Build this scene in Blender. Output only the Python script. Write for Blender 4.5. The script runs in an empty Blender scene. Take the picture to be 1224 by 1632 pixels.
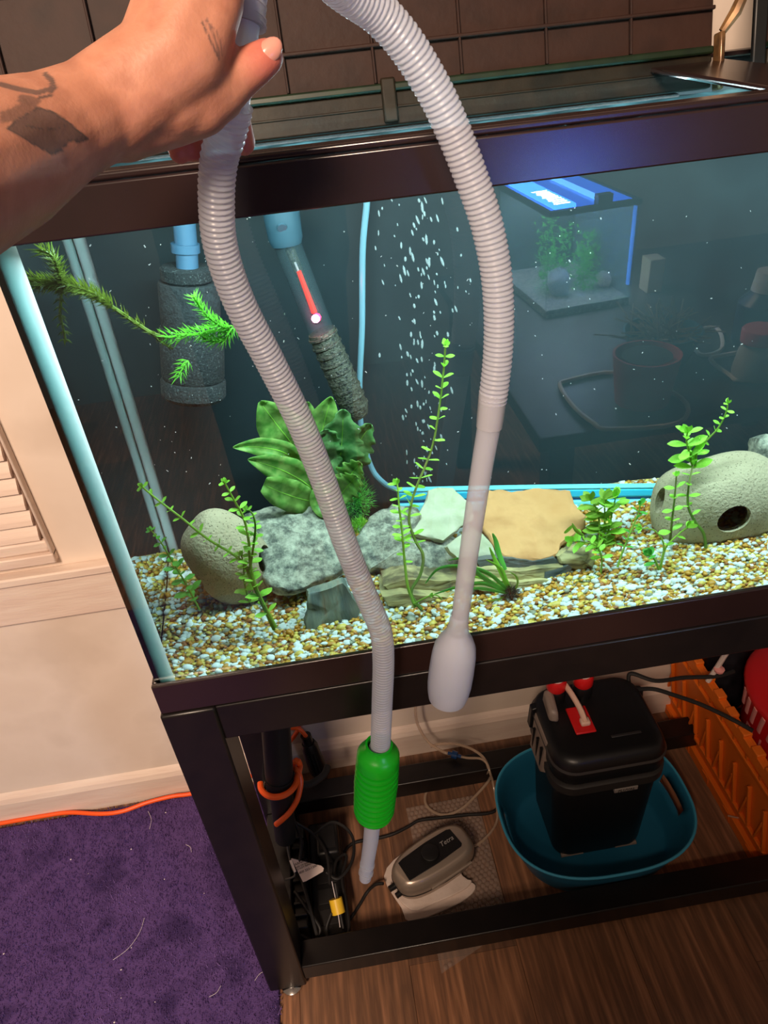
import bpy, bmesh, math, random
import numpy as np
from mathutils import Vector, Matrix, noise, Euler
random.seed(7)
SC = bpy.context.scene
COL = SC.collection

# ------------------------------------------------------------------ camera
F_PX = 1170.0
CAM = Vector((0.219, -0.562, 1.3064))
YAW, PITCH, ROLL = 0.0740, 0.6120, 0.1070
_f = Vector((math.sin(YAW)*math.cos(PITCH), math.cos(YAW)*math.cos(PITCH), -math.sin(PITCH)))
_r0 = Vector((math.cos(YAW), -math.sin(YAW), 0.0))
_d0 = _f.cross(_r0)
_r = _r0*math.cos(ROLL) + _d0*math.sin(ROLL)
_d = -_r0*math.sin(ROLL) + _d0*math.cos(ROLL)
cam_data = bpy.data.cameras.new('camera')
cam = bpy.data.objects.new('camera', cam_data)
COL.objects.link(cam)
cam.matrix_world = Matrix(((_r.x, -_d.x, -_f.x, CAM.x), (_r.y, -_d.y, -_f.y, CAM.y), (_r.z, -_d.z, -_f.z, CAM.z), (0, 0, 0, 1)))
cam_data.sensor_fit = 'HORIZONTAL'
cam_data.sensor_width = 36.0
cam_data.lens = 36.0*F_PX/1224.0
cam_data.clip_start = 0.01
SC.camera = cam

# ------------------------------------------------------------------ world, lamps, exposure
wd = bpy.data.worlds.new('room_air'); SC.world = wd; wd.use_nodes = True
wd.node_tree.nodes['Background'].inputs[0].default_value = (1.0, 0.72, 0.55, 1)
wd.node_tree.nodes['Background'].inputs[1].default_value = 0.19
SC.view_settings.view_transform = 'Standard'
SC.view_settings.look = 'None'
SC.view_settings.gamma = 1.0
SC.view_settings.use_curve_mapping = False
SC.view_settings.exposure = 0.0
SC.cycles.caustics_reflective = False
SC.cycles.caustics_refractive = False
SC.cycles.max_bounces = 12
SC.cycles.transparent_max_bounces = 16
SC.cycles.transmission_bounces = 10
SC.cycles.sample_clamp_indirect = 4.0

def area_light(name, loc, target, sx, sy, power, color):
    l = bpy.data.lights.new(name, 'AREA'); l.shape = 'RECTANGLE'; l.size = sx; l.size_y = sy
    l.energy = power; l.color = color
    o = bpy.data.objects.new(name, l); COL.objects.link(o)
    o.location = loc
    o.rotation_euler = (Vector(target)-Vector(loc)).to_track_quat('-Z', 'Y').to_euler()
    return o
# ceiling lamp of the room, behind and left of the photographer
area_light('ceiling_lamp', (-0.36, -1.80, 2.40), (0.1, 0.0, 0.8), 0.50, 0.50, 96.0, (1.0, 0.75, 0.56))
# LED strip clipped behind the front rim of the tank (its housing is built with the tank)
area_light('tank_led', (0.60, 0.050, 1.2005), (0.60, 0.25, 0.84), 1.12, 0.012, 20.0, (0.80, 0.98, 1.0))

# unseen fill light added under the hood hinge to brighten the water
area_light('water_fill_light', (0.305, 0.222, 1.1972), (0.305, 0.150, 1.165), 0.60, 0.006, 1.3, (0.70, 0.95, 1.0))

# ------------------------------------------------------------------ pixel -> world helpers
N_W = 1.33
Y_GLASS = 0.004
def ray(u, v):
    return (_r*((u-612.0)/F_PX) + _d*((v-816.0)/F_PX) + _f).normalized()
def D(u, v, t): return CAM + ray(u, v)*t
def FY(u, v, y):
    d = ray(u, v); return CAM + d*((y-CAM.y)/d.y)
def FZ(u, v, z=0.0):
    d = ray(u, v); return CAM + d*((z-CAM.z)/d.z)
def _refr(u, v):
    d = ray(u, v); o = CAM + d*((Y_GLASS-CAM.y)/d.y)
    dx, dz = d.x/N_W, d.z/N_W
    return o, Vector((dx, math.sqrt(1-dx*dx-dz*dz), dz))
def W(u, v, y):            # through the front glass into the water, at depth y
    o, d = _refr(u, v); return o + d*((y-Y_GLASS)/d.y)
def WZ(u, v, z):
    o, d = _refr(u, v); return o + d*((z-o.z)/d.z)

# ------------------------------------------------------------------ scene helpers
def put(o, parent=None):
    COL.objects.link(o)
    if parent is not None:
        o.parent = parent
        if parent.type == 'EMPTY' and parent.parent is None:
            o.matrix_parent_inverse = Matrix.Translation(-parent.location)
        elif parent.parent is not None:
            o.matrix_parent_inverse = Matrix()      # parts of an Empty sit at the world origin
    return o
def tag(o, label=None, cat=None, group=None, kind=None):
    if label: o['label'] = label
    if cat: o['category'] = cat
    if group: o['group'] = group
    if kind: o['kind'] = kind
    return o
def thing(name, label, cat, loc=(0, 0, 0), group=None):
    o = bpy.data.objects.new(name, None); o.empty_display_size = 0.02
    o.location = loc; COL.objects.link(o)
    return tag(o, label, cat, group)

class MB:
    def __init__(s): s.v = []; s.f = []; s.mi = []; s.cur = 0
    def add(s, vs, fs):
        b = len(s.v); s.v += [tuple(p) for p in vs]
        s.f += [tuple(b+i for i in f) for f in fs]; s.mi += [s.cur]*len(fs)
        return s
    def box(s, x0, x1, y0, y1, z0, z1):
        return s.add([(x0,y0,z0),(x1,y0,z0),(x1,y1,z0),(x0,y1,z0),(x0,y0,z1),(x1,y0,z1),(x1,y1,z1),(x0,y1,z1)],
            [(0,3,2,1),(4,5,6,7),(0,1,5,4),(1,2,6,5),(2,3,7,6),(3,0,4,7)])
    def hexa(s, p):        # 8 points like box order
        return s.add(p, [(0,3,2,1),(4,5,6,7),(0,1,5,4),(1,2,6,5),(2,3,7,6),(3,0,4,7)])
    def tube(s, pts, rad, n=12, caps=True, closed=False, flat=None):
        pts = [Vector(p) for p in pts]; m = len(pts)
        if not hasattr(rad, '__len__'): rad = [rad]*m
        tang = []
        for i in range(m):
            a = pts[(i-1) % m] if closed else pts[max(i-1, 0)]
            b = pts[(i+1) % m] if closed else pts[min(i+1, m-1)]
            t = b-a
            tang.append(t.normalized() if t.length > 1e-9 else Vector((0, 0, 1)))
        ref = Vector((0, 0, 1)) if abs(tang[0].z) < 0.9 else Vector((1, 0, 0))
        u = tang[0].cross(ref).normalized(); vs = []
        for i in range(m):
            u = (u - tang[i]*u.dot(tang[i])).normalized(); w = tang[i].cross(u)
            for k in range(n):
                a = 2*math.pi*k/n
                vs.append(pts[i] + u*(math.cos(a)*rad[i]) + w*(math.sin(a)*rad[i]*(flat or 1)))
        fs = []
        for i in range(m if closed else m-1):
            for k in range(n):
                a = i*n+k; b = i*n+(k+1) % n; c = ((i+1) % m)*n+(k+1) % n; d = ((i+1) % m)*n+k
                fs.append((a, b, c, d))
        if caps and not closed:
            fs.append(tuple(range(n-1, -1, -1))); fs.append(tuple(range((m-1)*n, m*n)))
        return s.add(vs, fs)
    def lathe(s, prof, n=24, M=None, caps=False):
        vs = []; m = len(prof)
        for (r, z) in prof:
            for k in range(n):
                a = 2*math.pi*k/n; p = Vector((r*math.cos(a), r*math.sin(a), z))
                vs.append(M @ p if M else p)
        fs = [(i*n+k, i*n+(k+1) % n, (i+1)*n+(k+1) % n, (i+1)*n+k) for i in range(m-1) for k in range(n)]
        if caps: fs += [tuple(range(n-1, -1, -1)), tuple(range((m-1)*n, m*n))]
        return s.add(vs, fs)
    def prism(s, poly, off):   # polygon of 3D points, extruded by off
        n = len(poly); off = Vector(off); a = [Vector(p) for p in poly]
        return s.add(a + [p+off for p in a], [tuple(range(n)), tuple(range(2*n-1, n-1, -1))] +
            [(i, i+n, (i+1) % n+n, (i+1) % n) for i in range(n)])
    def mesh(s, name, mats=(), smooth=False):
        me = bpy.data.meshes.new(name); me.from_pydata(s.v, [], s.f)
        for m in (mats if isinstance(mats, (list, tuple)) else [mats]): me.materials.append(m)
        if any(s.mi): me.polygons.foreach_set('material_index', s.mi)
        bm = bmesh.new(); bm.from_mesh(me); bmesh.ops.recalc_face_normals(bm, faces=bm.faces); bm.to_mesh(me); bm.free()
        if smooth: me.polygons.foreach_set('use_smooth', [True]*len(me.polygons))
        me.update(); return me
    def build(s, name, mats, parent=None, smooth=False, bevel=0, seg=2, angle=35):
        o = bpy.data.objects.new(name, s.mesh(name, mats, smooth)); put(o, parent)
        if bevel:
            b = o.modifiers.new('bevel', 'BEVEL'); b.width = bevel; b.segments = seg; b.limit_method = 'ANGLE'; b.angle_limit = math.radians(30)
            o.data.polygons.foreach_set('use_smooth', [True]*len(o.data.polygons)); smooth = True
        if smooth and angle < 180:
            try: o.data.set_sharp_from_angle(angle=math.radians(angle))
            except Exception: pass
        return o

def spline(pts, n=8, closed=False):
    P = [Vector(p) for p in pts]; m = len(P); out = []
    for i in range(m if closed else m-1):
        if closed: p0, p1, p2, p3 = P[(i-1) % m], P[i], P[(i+1) % m], P[(i+2) % m]
        else: p0, p1, p2, p3 = P[max(i-1, 0)], P[i], P[i+1], P[min(i+2, m-1)]
        for k in range(n):
            t = k/n
            out.append(0.5*((2*p1) + (p2-p0)*t + (2*p0-5*p1+4*p2-p3)*t*t + (3*p1-p0-3*p2+p3)*t**3))
    if not closed: out.append(P[-1])
    return out
def resample(pts, step):
    out = [pts[0].copy()]; acc = 0.0
    for a, b in zip(pts, pts[1:]):
        L = (b-a).length; t = step-acc
        while t <= L:
            out.append(a.lerp(b, t/L)); t += step
        acc = L-(t-step)
    return out

# ------------------------------------------------------------------ materials
def lin(r, g, b):
    f = lambda c: (c/255/12.92) if c/255 <= 0.04045 else ((c/255+0.055)/1.055)**2.4
    return (f(r), f(g), f(b), 1)
def mat(name, rgb, rough=0.5, metal=0.0, spec=0.5, var=None, vscale=20, bump=0, bscale=200, stretch=None,
        alpha=1.0, trans=0.0, ior=1.45, sub=0.0, emit=None, estr=0, coat=0.0, detail=4, lo=0.35, hi=0.65):
    m = bpy.data.materials.new(name); m.use_nodes = True
    nt = m.node_tree; b = nt.nodes['Principled BSDF']
    b.inputs['Base Color'].default_value = lin(*rgb)
    b.inputs['Roughness'].default_value = rough; b.inputs['Metallic'].default_value = metal
    b.inputs['Specular IOR Level'].default_value = spec; b.inputs['IOR'].default_value = ior
    b.inputs['Alpha'].default_value = alpha; b.inputs['Transmission Weight'].default_value = trans
    b.inputs['Coat Weight'].default_value = coat
    if sub:
        b.inputs['Subsurface Weight'].default_value = sub
        b.inputs['Subsurface Radius'].default_value = (0.008, 0.004, 0.002); b.inputs['Subsurface Scale'].default_value = 1.0
    if emit:
        b.inputs['Emission Color'].default_value = lin(*emit); b.inputs['Emission Strength'].default_value = estr
    if var or bump:
        tc = nt.nodes.new('ShaderNodeTexCoord'); mp = nt.nodes.new('ShaderNodeMapping')
        nt.links.new(tc.outputs['Object'], mp.inputs['Vector'])
        if stretch: mp.inputs['Scale'].default_value = stretch
    if var:
        n = nt.nodes.new('ShaderNodeTexNoise'); n.inputs['Scale'].default_value = vscale; n.inputs['Detail'].default_value = detail
        nt.links.new(mp.outputs[0], n.inputs['Vector'])
        cr = nt.nodes.new('ShaderNodeValToRGB'); nt.links.new(n.outputs['Fac'], cr.inputs['Fac'])
        cols = [rgb] + list(var); e = cr.color_ramp.elements
        e[0].position = lo; e[0].color = lin(*cols[0]); e[1].position = hi; e[1].color = lin(*cols[-1])
        for i, c in enumerate(cols[1:-1]):
            q = e.new(lo+(hi-lo)*(i+1)/(len(cols)-1)); q.color = lin(*c)
        nt.links.new(cr.outputs['Color'], b.inputs['Base Color'])
    if bump:
        n2 = nt.nodes.new('ShaderNodeTexNoise'); n2.inputs['Scale'].default_value = bscale; n2.inputs['Detail'].default_value = 5
        nt.links.new(mp.outputs[0], n2.inputs['Vector'])
        bp = nt.nodes.new('ShaderNodeBump'); bp.inputs['Strength'].default_value = bump; bp.inputs['Distance'].default_value = 0.002
        nt.links.new(n2.outputs['Fac'], bp.inputs['Height']); nt.links.new(bp.outputs['Normal'], b.inputs['Normal'])
    return m
def nodemat(name):
    m = bpy.data.materials.new(name); m.use_nodes = True; nt = m.node_tree; nt.nodes.clear()
    out = nt.nodes.new('ShaderNodeOutputMaterial'); return m, nt, out

M = {}
M['wall'] = mat('painted_wall', (222, 205, 190), 0.55, var=[(228, 212, 198), (214, 197, 182)], vscale=5, bump=0.12, bscale=60)
M['trim'] = mat('painted_wood_trim', (226, 208, 194), 0.5, var=[(218, 196, 182)], vscale=9, bump=0.25, bscale=40, stretch=(1, 8, 8))
M['black'] = mat('black_lacquer', (20, 17, 17), 0.32, var=[(26, 21, 20)], vscale=30)
M['blackplastic'] = mat('black_plastic', (20, 19, 19), 0.42)
M['softblack'] = mat('soft_black_rubber', (24, 22, 22), 0.6)
M['rim'] = mat('dark_brown_rim_plastic', (34, 22, 22), 0.24, spec=0.9, var=[(40, 26, 26)], vscale=12)
M['hood'] = mat('brown_hood_plastic', (48, 31, 26), 0.55, spec=0.22, var=[(53, 34, 28), (42, 28, 24)], vscale=16, bump=0.15, bscale=120)
M['silver'] = mat('silver_painted_plastic', (176, 160, 146), 0.3, metal=0.55)
M['chrome'] = mat('chrome', (210, 205, 200), 0.15, metal=1.0)
M['orange'] = mat('orange_rubber', (248, 92, 30), 0.45)
# ================================================================== the room
Y_WALL = 0.415
# --- floor: planks run away from the wall
M['subfloor'] = mat('floor_underlay', (40, 26, 20), 0.8)
M['plank'] = []
for i, (a, b, c) in enumerate([((182, 130, 96), (152, 106, 77), (120, 85, 64)), ((152, 112, 86), (128, 93, 71), (102, 74, 58)), ((166, 119, 90), (138, 99, 74), (110, 80, 62))]):
    M['plank'].append(mat('wood_plank_%s' % 'abc'[i], a, 0.42, var=[b, c, b], vscale=7, stretch=(14, 0.8, 9), bump=0.12, bscale=24, detail=8, lo=0.3, hi=0.7))
floor = MB().box(-1.6, 2.6, -2.4, Y_WALL, -0.03, -0.003).build('floor', M['subfloor']); tag(floor, kind='structure')
pw = 0.182
plank_mesh = {}
k = 0
for i in range(-7, 12):
    x0 = 0.222 + i*pw
    y = -2.4 + (0.37*i % 1.2) - 1.2
    while y < Y_WALL:
        a, b = max(y, -2.4), min(y+1.2, Y_WALL); y += 1.2
        if b-a < 0.02 or x0+pw > 2.6 or x0 < -1.6: continue
        MB().box(x0+0.0002, x0+pw-0.0002, a+0.0002, b-0.0002, -0.006, 0.0).build('plank', M['plank'][(i*2+k) % 3], floor, bevel=0.0004, seg=1); k += 1
# --- back wall
wall = MB().box(-1.6, 2.6, Y_WALL, Y_WALL+0.08, 0.0, 2.4).build('wall_back', M['wall']); tag(wall, kind='structure')
bb = MB()
prof = [(0, 0), (-0.013, 0), (-0.013, 0.062), (-0.009, 0.072), (-0.004, 0.078), (0, 0.082)]
bb.prism([(-1.6, Y_WALL+a, b) for a, b in prof], (4.2, 0, 0))
tag(bb.build('baseboard_back', M['trim']), kind='structure')
# horizontal board across the wall, below the shutter
t1 = MB().box(-1.6, 0.6, Y_WALL-0.016, Y_WALL, 0.515, 0.596).build('trim_1', M['trim'], bevel=0.003); tag(t1, kind='structure')
t2 = MB().box(-1.6, 0.6, Y_WALL-0.022, Y_WALL, 0.596, 0.612).build('trim_2', M['trim'], bevel=0.003); tag(t2, kind='structure')
# --- louvred shutter let into the wall at the left
sh = thing('louvered_shutter', 'cream painted louvered shutter at the left edge of the photo', 'shutter', (-0.5, Y_WALL, 0.62))
xr = -0.232
fr = MB().box(xr, xr+0.004, Y_WALL-0.016, Y_WALL, 0.64, 1.3)
fr.box(-0.9, xr+0.004, Y_WALL-0.018, Y_WALL, 0.628, 0.646)
fr.build('frame', M['trim'], sh, bevel=0.002)
MB().box(-0.9, xr, Y_WALL-0.012, Y_WALL, 0.6465, 0.668).build('bottom_rail', M['trim'], sh, bevel=0.004)
sl = MB(); ln = 0.66
sl.prism([(-0.899, Y_WALL-0.002, 0.016), (-0.899, Y_WALL-0.012, -0.004), (-0.899, Y_WALL-0.014, -0.012), (-0.899, Y_WALL-0.009, -0.013), (-0.899, Y_WALL-0.001, 0.006)], (ln, 0, 0))
slm = sl.mesh('slat', M['trim'])
for i in range(21):
    o = bpy.data.objects.new('slat', slm); o.location = (0, 0, 0.684+i*0.0285); put(o, sh)
# --- purple rug
rug = thing('area_rug', 'deep purple plush rug on the floor left of the stand', 'rug', (-0.5, -0.2, 0))
M['rug'] = mat('purple_pile', (78, 58, 108), 0.95, spec=0.1, var=[(90, 68, 122), (64, 48, 92)], vscale=14, bump=0.9, bscale=420)
M['fiber'] = mat('purple_fibres', (98, 76, 134), 0.95, spec=0.1, var=[(80, 60, 112), (116, 90, 146)], vscale=9)
rx0, rx1, ry0, ry1 = -1.5, 0.008, -1.0, 0.392
MB().box(rx0, rx1, ry0, ry1, 0.0005, 0.007).build('rug_base', M['rug'], rug, bevel=0.003)
rng = np.random.default_rng(3)
n = 60000
bx = rng.uniform(-0.95, rx1+0.003, n); by = rng.uniform(-0.45, ry1+0.002, n)
ang = rng.uniform(0, 2*np.pi, n); h = rng.uniform(0.004, 0.0085, n); w = 0.0011
lx = rng.normal(0, 0.0022, n); ly = rng.normal(0, 0.0022, n)
V = np.empty((n, 3, 3))
V[:, 0] = np.stack([bx-w*np.cos(ang), by-w*np.sin(ang), np.full(n, 0.006)], 1)
V[:, 1] = np.stack([bx+w*np.cos(ang), by+w*np.sin(ang), np.full(n, 0.006)], 1)
V[:, 2] = np.stack([bx+lx, by+ly, 0.006+h], 1)
me = bpy.data.meshes.new('pile'); me.from_pydata(V.reshape(-1, 3), [], np.arange(3*n).reshape(-1, 3)); me.materials.append(M['fiber'])
tag(put(bpy.data.objects.new('pile', me), rug), 'short purple rug pile', kind='stuff')
# pale hairs and specks lying on the rug
M['hair'] = mat('pale_hair', (225, 215, 215), 0.5)
def hair(pts, label, r=0.00030):
    P = [FZ(u, v, 0.0155) for u, v in pts]
    o = MB().tube(spline(P, 6), r, 5).build('hair_strand', M['hair'], smooth=True)
    tag(o, label, 'hair', 'pale hairs shed on the rug')
hair([(230, 1463), (222, 1487), (204, 1512), (180, 1530)], 'longest pale hair lying across the middle of the purple rug')
hair([(236, 1293), (241, 1306), (238, 1322)], 'faint curved pale hair on the rug near the baseboard')
hair([(296, 1346), (303, 1350), (305, 1358)], 'short hooked pale hair on the rug beside the black stand leg')
hair([(422, 1547), (413, 1553), (406, 1563)], 'short pale hair on the rug at the foot of the stand leg')
hair([(352, 1571), (345, 1582), (333, 1589)], 'short pale hair on the rug near its front right corner')
lint = MB()
for q in range(34):
    x = random.uniform(-0.6, 0.0); y = random.uniform(-0.25, 0.36); r = random.uniform(0.0006, 0.0016)
    lint.lathe([(0.0001, 0.0135), (r, 0.0135+r*0.7), (0.0001, 0.0135+r*1.4)], 5, Matrix.Translation((x, y, 0)))
tag(lint.build('lint', M['hair'], rug), 'white lint specks', kind='stuff')
# ================================================================== stand
TX = 1.22; TY = 0.305; ZB = 0.691; ZF = 0.735; ZR0 = 1.185; ZR1 = 1.225; ZW = 1.198
st = thing('aquarium_stand', 'black open frame stand carrying the large aquarium', 'stand', (0.61, 0.15, 0))
LW = 0.06
for (x, y) in ((-0.006, -0.006), (TX-LW+0.006, -0.006), (-0.006, TY-LW+0.03), (TX-LW+0.006, TY-LW+0.03)):
    lg = MB().box(x, x+LW, y, y+LW, 0.012, ZB-0.001).build('leg', M['black'], st, bevel=0.003)
    f = MB().lathe([(0.002, 0.0), (0.013, 0.0), (0.017, 0.004), (0.017, 0.008), (0.008, 0.0125), (0.002, 0.0125)], 18, Matrix.Translation((x+LW*0.58, y+LW*0.14, 0)))
    tag(f.build('levelling_foot', M['chrome'], lg, smooth=True), 'silver levelling foot')
yb1 = TY+0.03
MB().box(LW-0.0065, TX-LW+0.0065, -0.003, 0.04, 0.634, ZB-0.002).build('top_rail', M['black'], st, bevel=0.002)
MB().box(LW-0.0065, TX-LW+0.0065, yb1-0.04, yb1-0.003, 0.634, ZB-0.002).build('top_rail', M['black'], st, bevel=0.002)
for x in (-0.003, TX-0.034): MB().box(x, x+0.037, LW-0.0065, yb1-LW+0.0005, 0.634, ZB-0.002).build('side_rail', M['black'], st, bevel=0.002)
MB().box(LW-0.0065, TX-LW+0.0065, -0.004, 0.038, 0.029, 0.069).build('lower_rail', M['black'], st, bevel=0.002)
MB().box(LW-0.0065, TX-LW+0.0065, yb1-0.046, yb1-0.004, 0.029, 0.069).build('lower_rail', M['black'], st, bevel=0.002)
for x in (0.0, TX-0.042): MB().box(x, x+0.042, LW-0.0065, yb1-LW+0.0005, 0.029, 0.069).build('lower_side_rail', M['black'], st, bevel=0.002)
MB().box(0.03, TX-0.03, 0.035, yb1-0.035, 0.668, ZB-0.003).build('top_board', M['black'], st)

# ================================================================== aquarium
tank = thing('aquarium', 'large glass aquarium with dark brown rim and lower frame', 'aquarium', (0.61, 0.15, ZB))
# glass of the front and the left side; the water inside touches it, so only the outer faces refract
gm, nt, out = nodemat('aquarium_front_glass')
rf = nt.nodes.new('ShaderNodeBsdfRefraction'); rf.inputs['IOR'].default_value = N_W; rf.inputs['Roughness'].default_value = 0.0
rf.inputs['Color'].default_value = (0.93, 0.99, 0.98, 1)
gl = nt.nodes.new('ShaderNodeBsdfGlossy'); gl.inputs['Roughness'].default_value = 0.0
fn = nt.nodes.new('ShaderNodeFresnel'); fn.inputs['IOR'].default_value = 1.80
mx = nt.nodes.new('ShaderNodeMixShader')
nt.links.new(fn.outputs[0], mx.inputs[0]); nt.links.new(rf.outputs[0], mx.inputs[1]); nt.links.new(gl.outputs[0], mx.inputs[2]); nt.links.new(mx.outputs[0], out.inputs[0])
M['frontglass'] = gm
sm, nt, out = nodemat('aquarium_side_glass')
g2 = nt.nodes.new('ShaderNodeBsdfGlass'); g2.inputs['IOR'].default_value = N_W; g2.inputs['Roughness'].default_value = 0.0
g2.inputs['Color'].default_value = (0.80, 0.90, 0.90, 1)
nt.links.new(g2.outputs[0], out.inputs[0]); M['sideglass'] = sm
def pane(name, verts, faces, m):
    me = bpy.data.meshes.new(name); me.from_pydata(verts, [], faces); me.materials.append(m)
    return put(bpy.data.objects.new(name, me), tank)
g = Y_GLASS
pane('front_glass', [(0, g, ZF-0.03), (TX, g, ZF-0.03), (TX, g, ZR0+0.02), (0, g, ZR0+0.02)], [(0, 1, 2, 3)], gm)
pane('side_glass', [(0, g, ZF-0.03), (0, g, ZR0+0.02), (0, TY, ZR0+0.02), (0, TY, ZF-0.03)], [(0, 1, 2, 3)], sm)
pane('side_glass', [(TX, g, ZF-0.03), (TX, TY, ZF-0.03), (TX, TY, ZR0+0.02), (TX, g, ZR0+0.02)], [(0, 1, 2, 3)], sm)
M['back'] = mat('hazed_black_film', (27, 38, 42), 0.75, spec=0.2, var=[(33, 45, 49), (24, 33, 37)], vscale=3.5)  # teal of the water haze is put into the black film's colour
MB().box(0.0, TX, TY, TY+0.004, ZF-0.03, ZR0+0.02).build('background_film', M['back'], tank)
M['bottomglass'] = mat('tank_floor_glass', (60, 66, 60), 0.4)
MB().box(0.003, TX-0.003, g+0.003, TY, ZB+0.003, ZB+0.010).build('bottom_glass', M['bottomglass'], tank)
# silicone beads in the corners and the dark edge of the side pane
M['silicone'] = mat('silicone_bead', (176, 204, 204), 0.35, sub=0.0, var=[(186, 212, 212)], vscale=6)
M['glassedge'] = mat('green_glass_edge', (14, 36, 34), 0.25)
for sx, x0 in ((1, 0.0), (-1, TX)):
    X = lambda a: x0+sx*a
    MB().prism([(X(0.0003), g+0.001, ZF-0.025), (X(0.0046), g+0.001, ZF-0.025), (X(0.0046), g+0.004, ZF-0.025), (X(0.0003), g+0.004, ZF-0.025)], (0, 0, ZR0-ZF+0.04)).build('pane_edge', M['glassedge'], tank)
    MB().prism([(X(0.0048), g+0.0015, ZF-0.025), (X(0.0205), g+0.0015, ZF-0.025), (X(0.012), g+0.006, ZF-0.025), (X(0.0048), g+0.012, ZF-0.025)], (0, 0, ZR0-ZF+0.04)).build('silicone_seal', M['silicone'], tank, smooth=True, angle=80)
    MB().prism([(X(0.0012), TY-0.0003, ZF-0.025), (X(0.0115), TY-0.0003, ZF-0.025), (X(0.005), TY-0.005, ZF-0.025), (X(0.0012), TY-0.011, ZF-0.025)], (0, 0, ZR0-ZF+0.04)).build('silicone_seal', M['silicone'], tank, smooth=True, angle=80)
# rims
def ring(name, x0, x1, y0, y1, z0, z1, t, m, bevel):
    mb = MB().box(x0, x1, y0, y0+t, z0, z1).build(name, m, tank, bevel=bevel)
    MB().box(x0, x1, y1-t, y1, z0, z1).build(name, m, tank, bevel=bevel)
    MB().box(x0, x0+t, y0+t+0.0002, y1-t-0.0002, z0, z1).build(name, m, tank, bevel=bevel)
    MB().box(x1-t, x1, y0+t+0.0002, y1-t-0.0002, z0, z1).build(name, m, tank, bevel=bevel)
ring('lower_frame', -0.004, TX+0.004, -0.003, TY+0.008, ZB, ZF-0.001, 0.006, M['rim'], 0.0015)
ring('top_rim', -0.005, TX+0.005, -0.004, TY+0.009, ZR0, ZR1-0.006, 0.007, M['rim'], 0.0015)
ring('rim_lip', -0.004, TX+0.004, -0.002, TY+0.008, ZR1-0.0058, ZR1, 0.018, M['rim'], 0.002)
MB().box(0.585, 0.665, 0.0162, TY-0.0102, ZR1-0.0055, ZR1-0.0005).build('centre_brace', M['rim'], tank, bevel=0.002)
# LED strip behind the front rim
led = thing('light_strip', 'slim black LED strip clipped behind the front rim of the aquarium', 'light', (0.6, 0.045, 1.2))
M['ledglow'] = mat('led_diffuser', (235, 255, 255), 0.5, emit=(200, 250, 255), estr=3.0)
MB().box(0.03, 1.17, 0.030, 0.070, 1.2062, 1.2140).build('housing', M['blackplastic'], led, bevel=0.002)
MB().box(0.03, 1.17, 0.0702, 0.130, 1.2062, 1.2072).build('shade', M['blackplastic'], led)  # unseen flap added to keep the strip's light off the hood
MB().box(0.03, 1.17, 0.1288, 0.130, 1.1990, 1.2060).build('light_block_lip', M['blackplastic'], led)  # lip added to block the strip's light from the hinge strip
# water surface
wm, nt, out = nodemat('water_surface')
tr = nt.nodes.new('ShaderNodeBsdfTransparent'); tr.inputs['Color'].default_value = (0.82, 0.97, 0.98, 1)
gl = nt.nodes.new('ShaderNodeBsdfGlossy'); gl.inputs['Roughness'].default_value = 0.03
df = nt.nodes.new('ShaderNodeBsdfDiffuse'); df.inputs['Color'].default_value = lin(150, 226, 242)  # pale cyan colour stands in for light reflected off the water
lw = nt.nodes.new('ShaderNodeLayerWeight'); lw.inputs['Blend'].default_value = 0.5
fn = nt.nodes.new('ShaderNodeMath'); fn.operation = 'POWER'; fn.inputs[1].default_value = 14.0; nt.links.new(lw.outputs['Facing'], fn.inputs[0])
m1 = nt.nodes.new('ShaderNodeMixShader'); m1.inputs[0].default_value = 0.50
mx = nt.nodes.new('ShaderNodeMixShader')
nt.links.new(tr.outputs[0], m1.inputs[1]); nt.links.new(df.outputs[0], m1.inputs[2])
nt.links.new(fn.outputs[0], mx.inputs[0]); nt.links.new(m1.outputs[0], mx.inputs[1]); nt.links.new(gl.outputs[0], mx.inputs[2]); nt.links.new(mx.outputs[0], out.inputs[0])
nx, ny = 240, 60; vs = []; fs = []
for j in range(ny+1):
    for i in range(nx+1):
        x = 0.002+(TX-0.004)*i/nx; y = 0.008+(TY-0.01)*j/ny
        vs.append((x, y, ZW-0.010+0.0016*noise.noise(Vector((x*30, y*30, 0)))+0.0008*noise.noise(Vector((x*80, y*80, 3)))))
for j in range(ny):
    for i in range(nx):
        a = j*(nx+1)+i; fs.append((a, a+1, a+nx+2, a+nx+1))
me = bpy.data.meshes.new('water_surface'); me.from_pydata(vs, [], fs); me.materials.append(wm)
me.polygons.foreach_set('use_smooth', [True]*len(fs))
tag(put(bpy.data.objects.new('water_surface', me)), 'rippling light blue water surface just below the aquarium rim', 'water')

# ================================================================== hood, tipped open
hood = thing('aquarium_hood', 'brown plastic hood lid tipped open behind the left half of the aquarium', 'hood', (0.3, 0.26, ZR1))
HY = 0.235
def hq(x, s, o=0.0):      # point on the lid: s metres up from the hinge, o metres towards the viewer
    t = math.radians(14)
    return Vector((x, HY + s*math.sin(t) - o*math.cos(t), 1.2005 + s*math.cos(t) + o*math.sin(t)))
def hbox(mb, x0, x1, s0, s1, o0, o1):
    return mb.hexa([hq(x0,s0,o1), hq(x1,s0,o1), hq(x1,s0,o0), hq(x0,s0,o0), hq(x0,s1,o1), hq(x1,s1,o1), hq(x1,s1,o0), hq(x0,s1,o0)])
M['hoodedge'] = mat('hood_edge_algae', (22, 18, 12), 0.5, spec=0.3, var=[(38, 31, 21), (17, 17, 11)], vscale=14, bump=0.2, bscale=80)
M['algae'] = mat('dark_green_gasket', (16, 30, 20), 0.4, var=[(28, 44, 26)], vscale=30)
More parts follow.
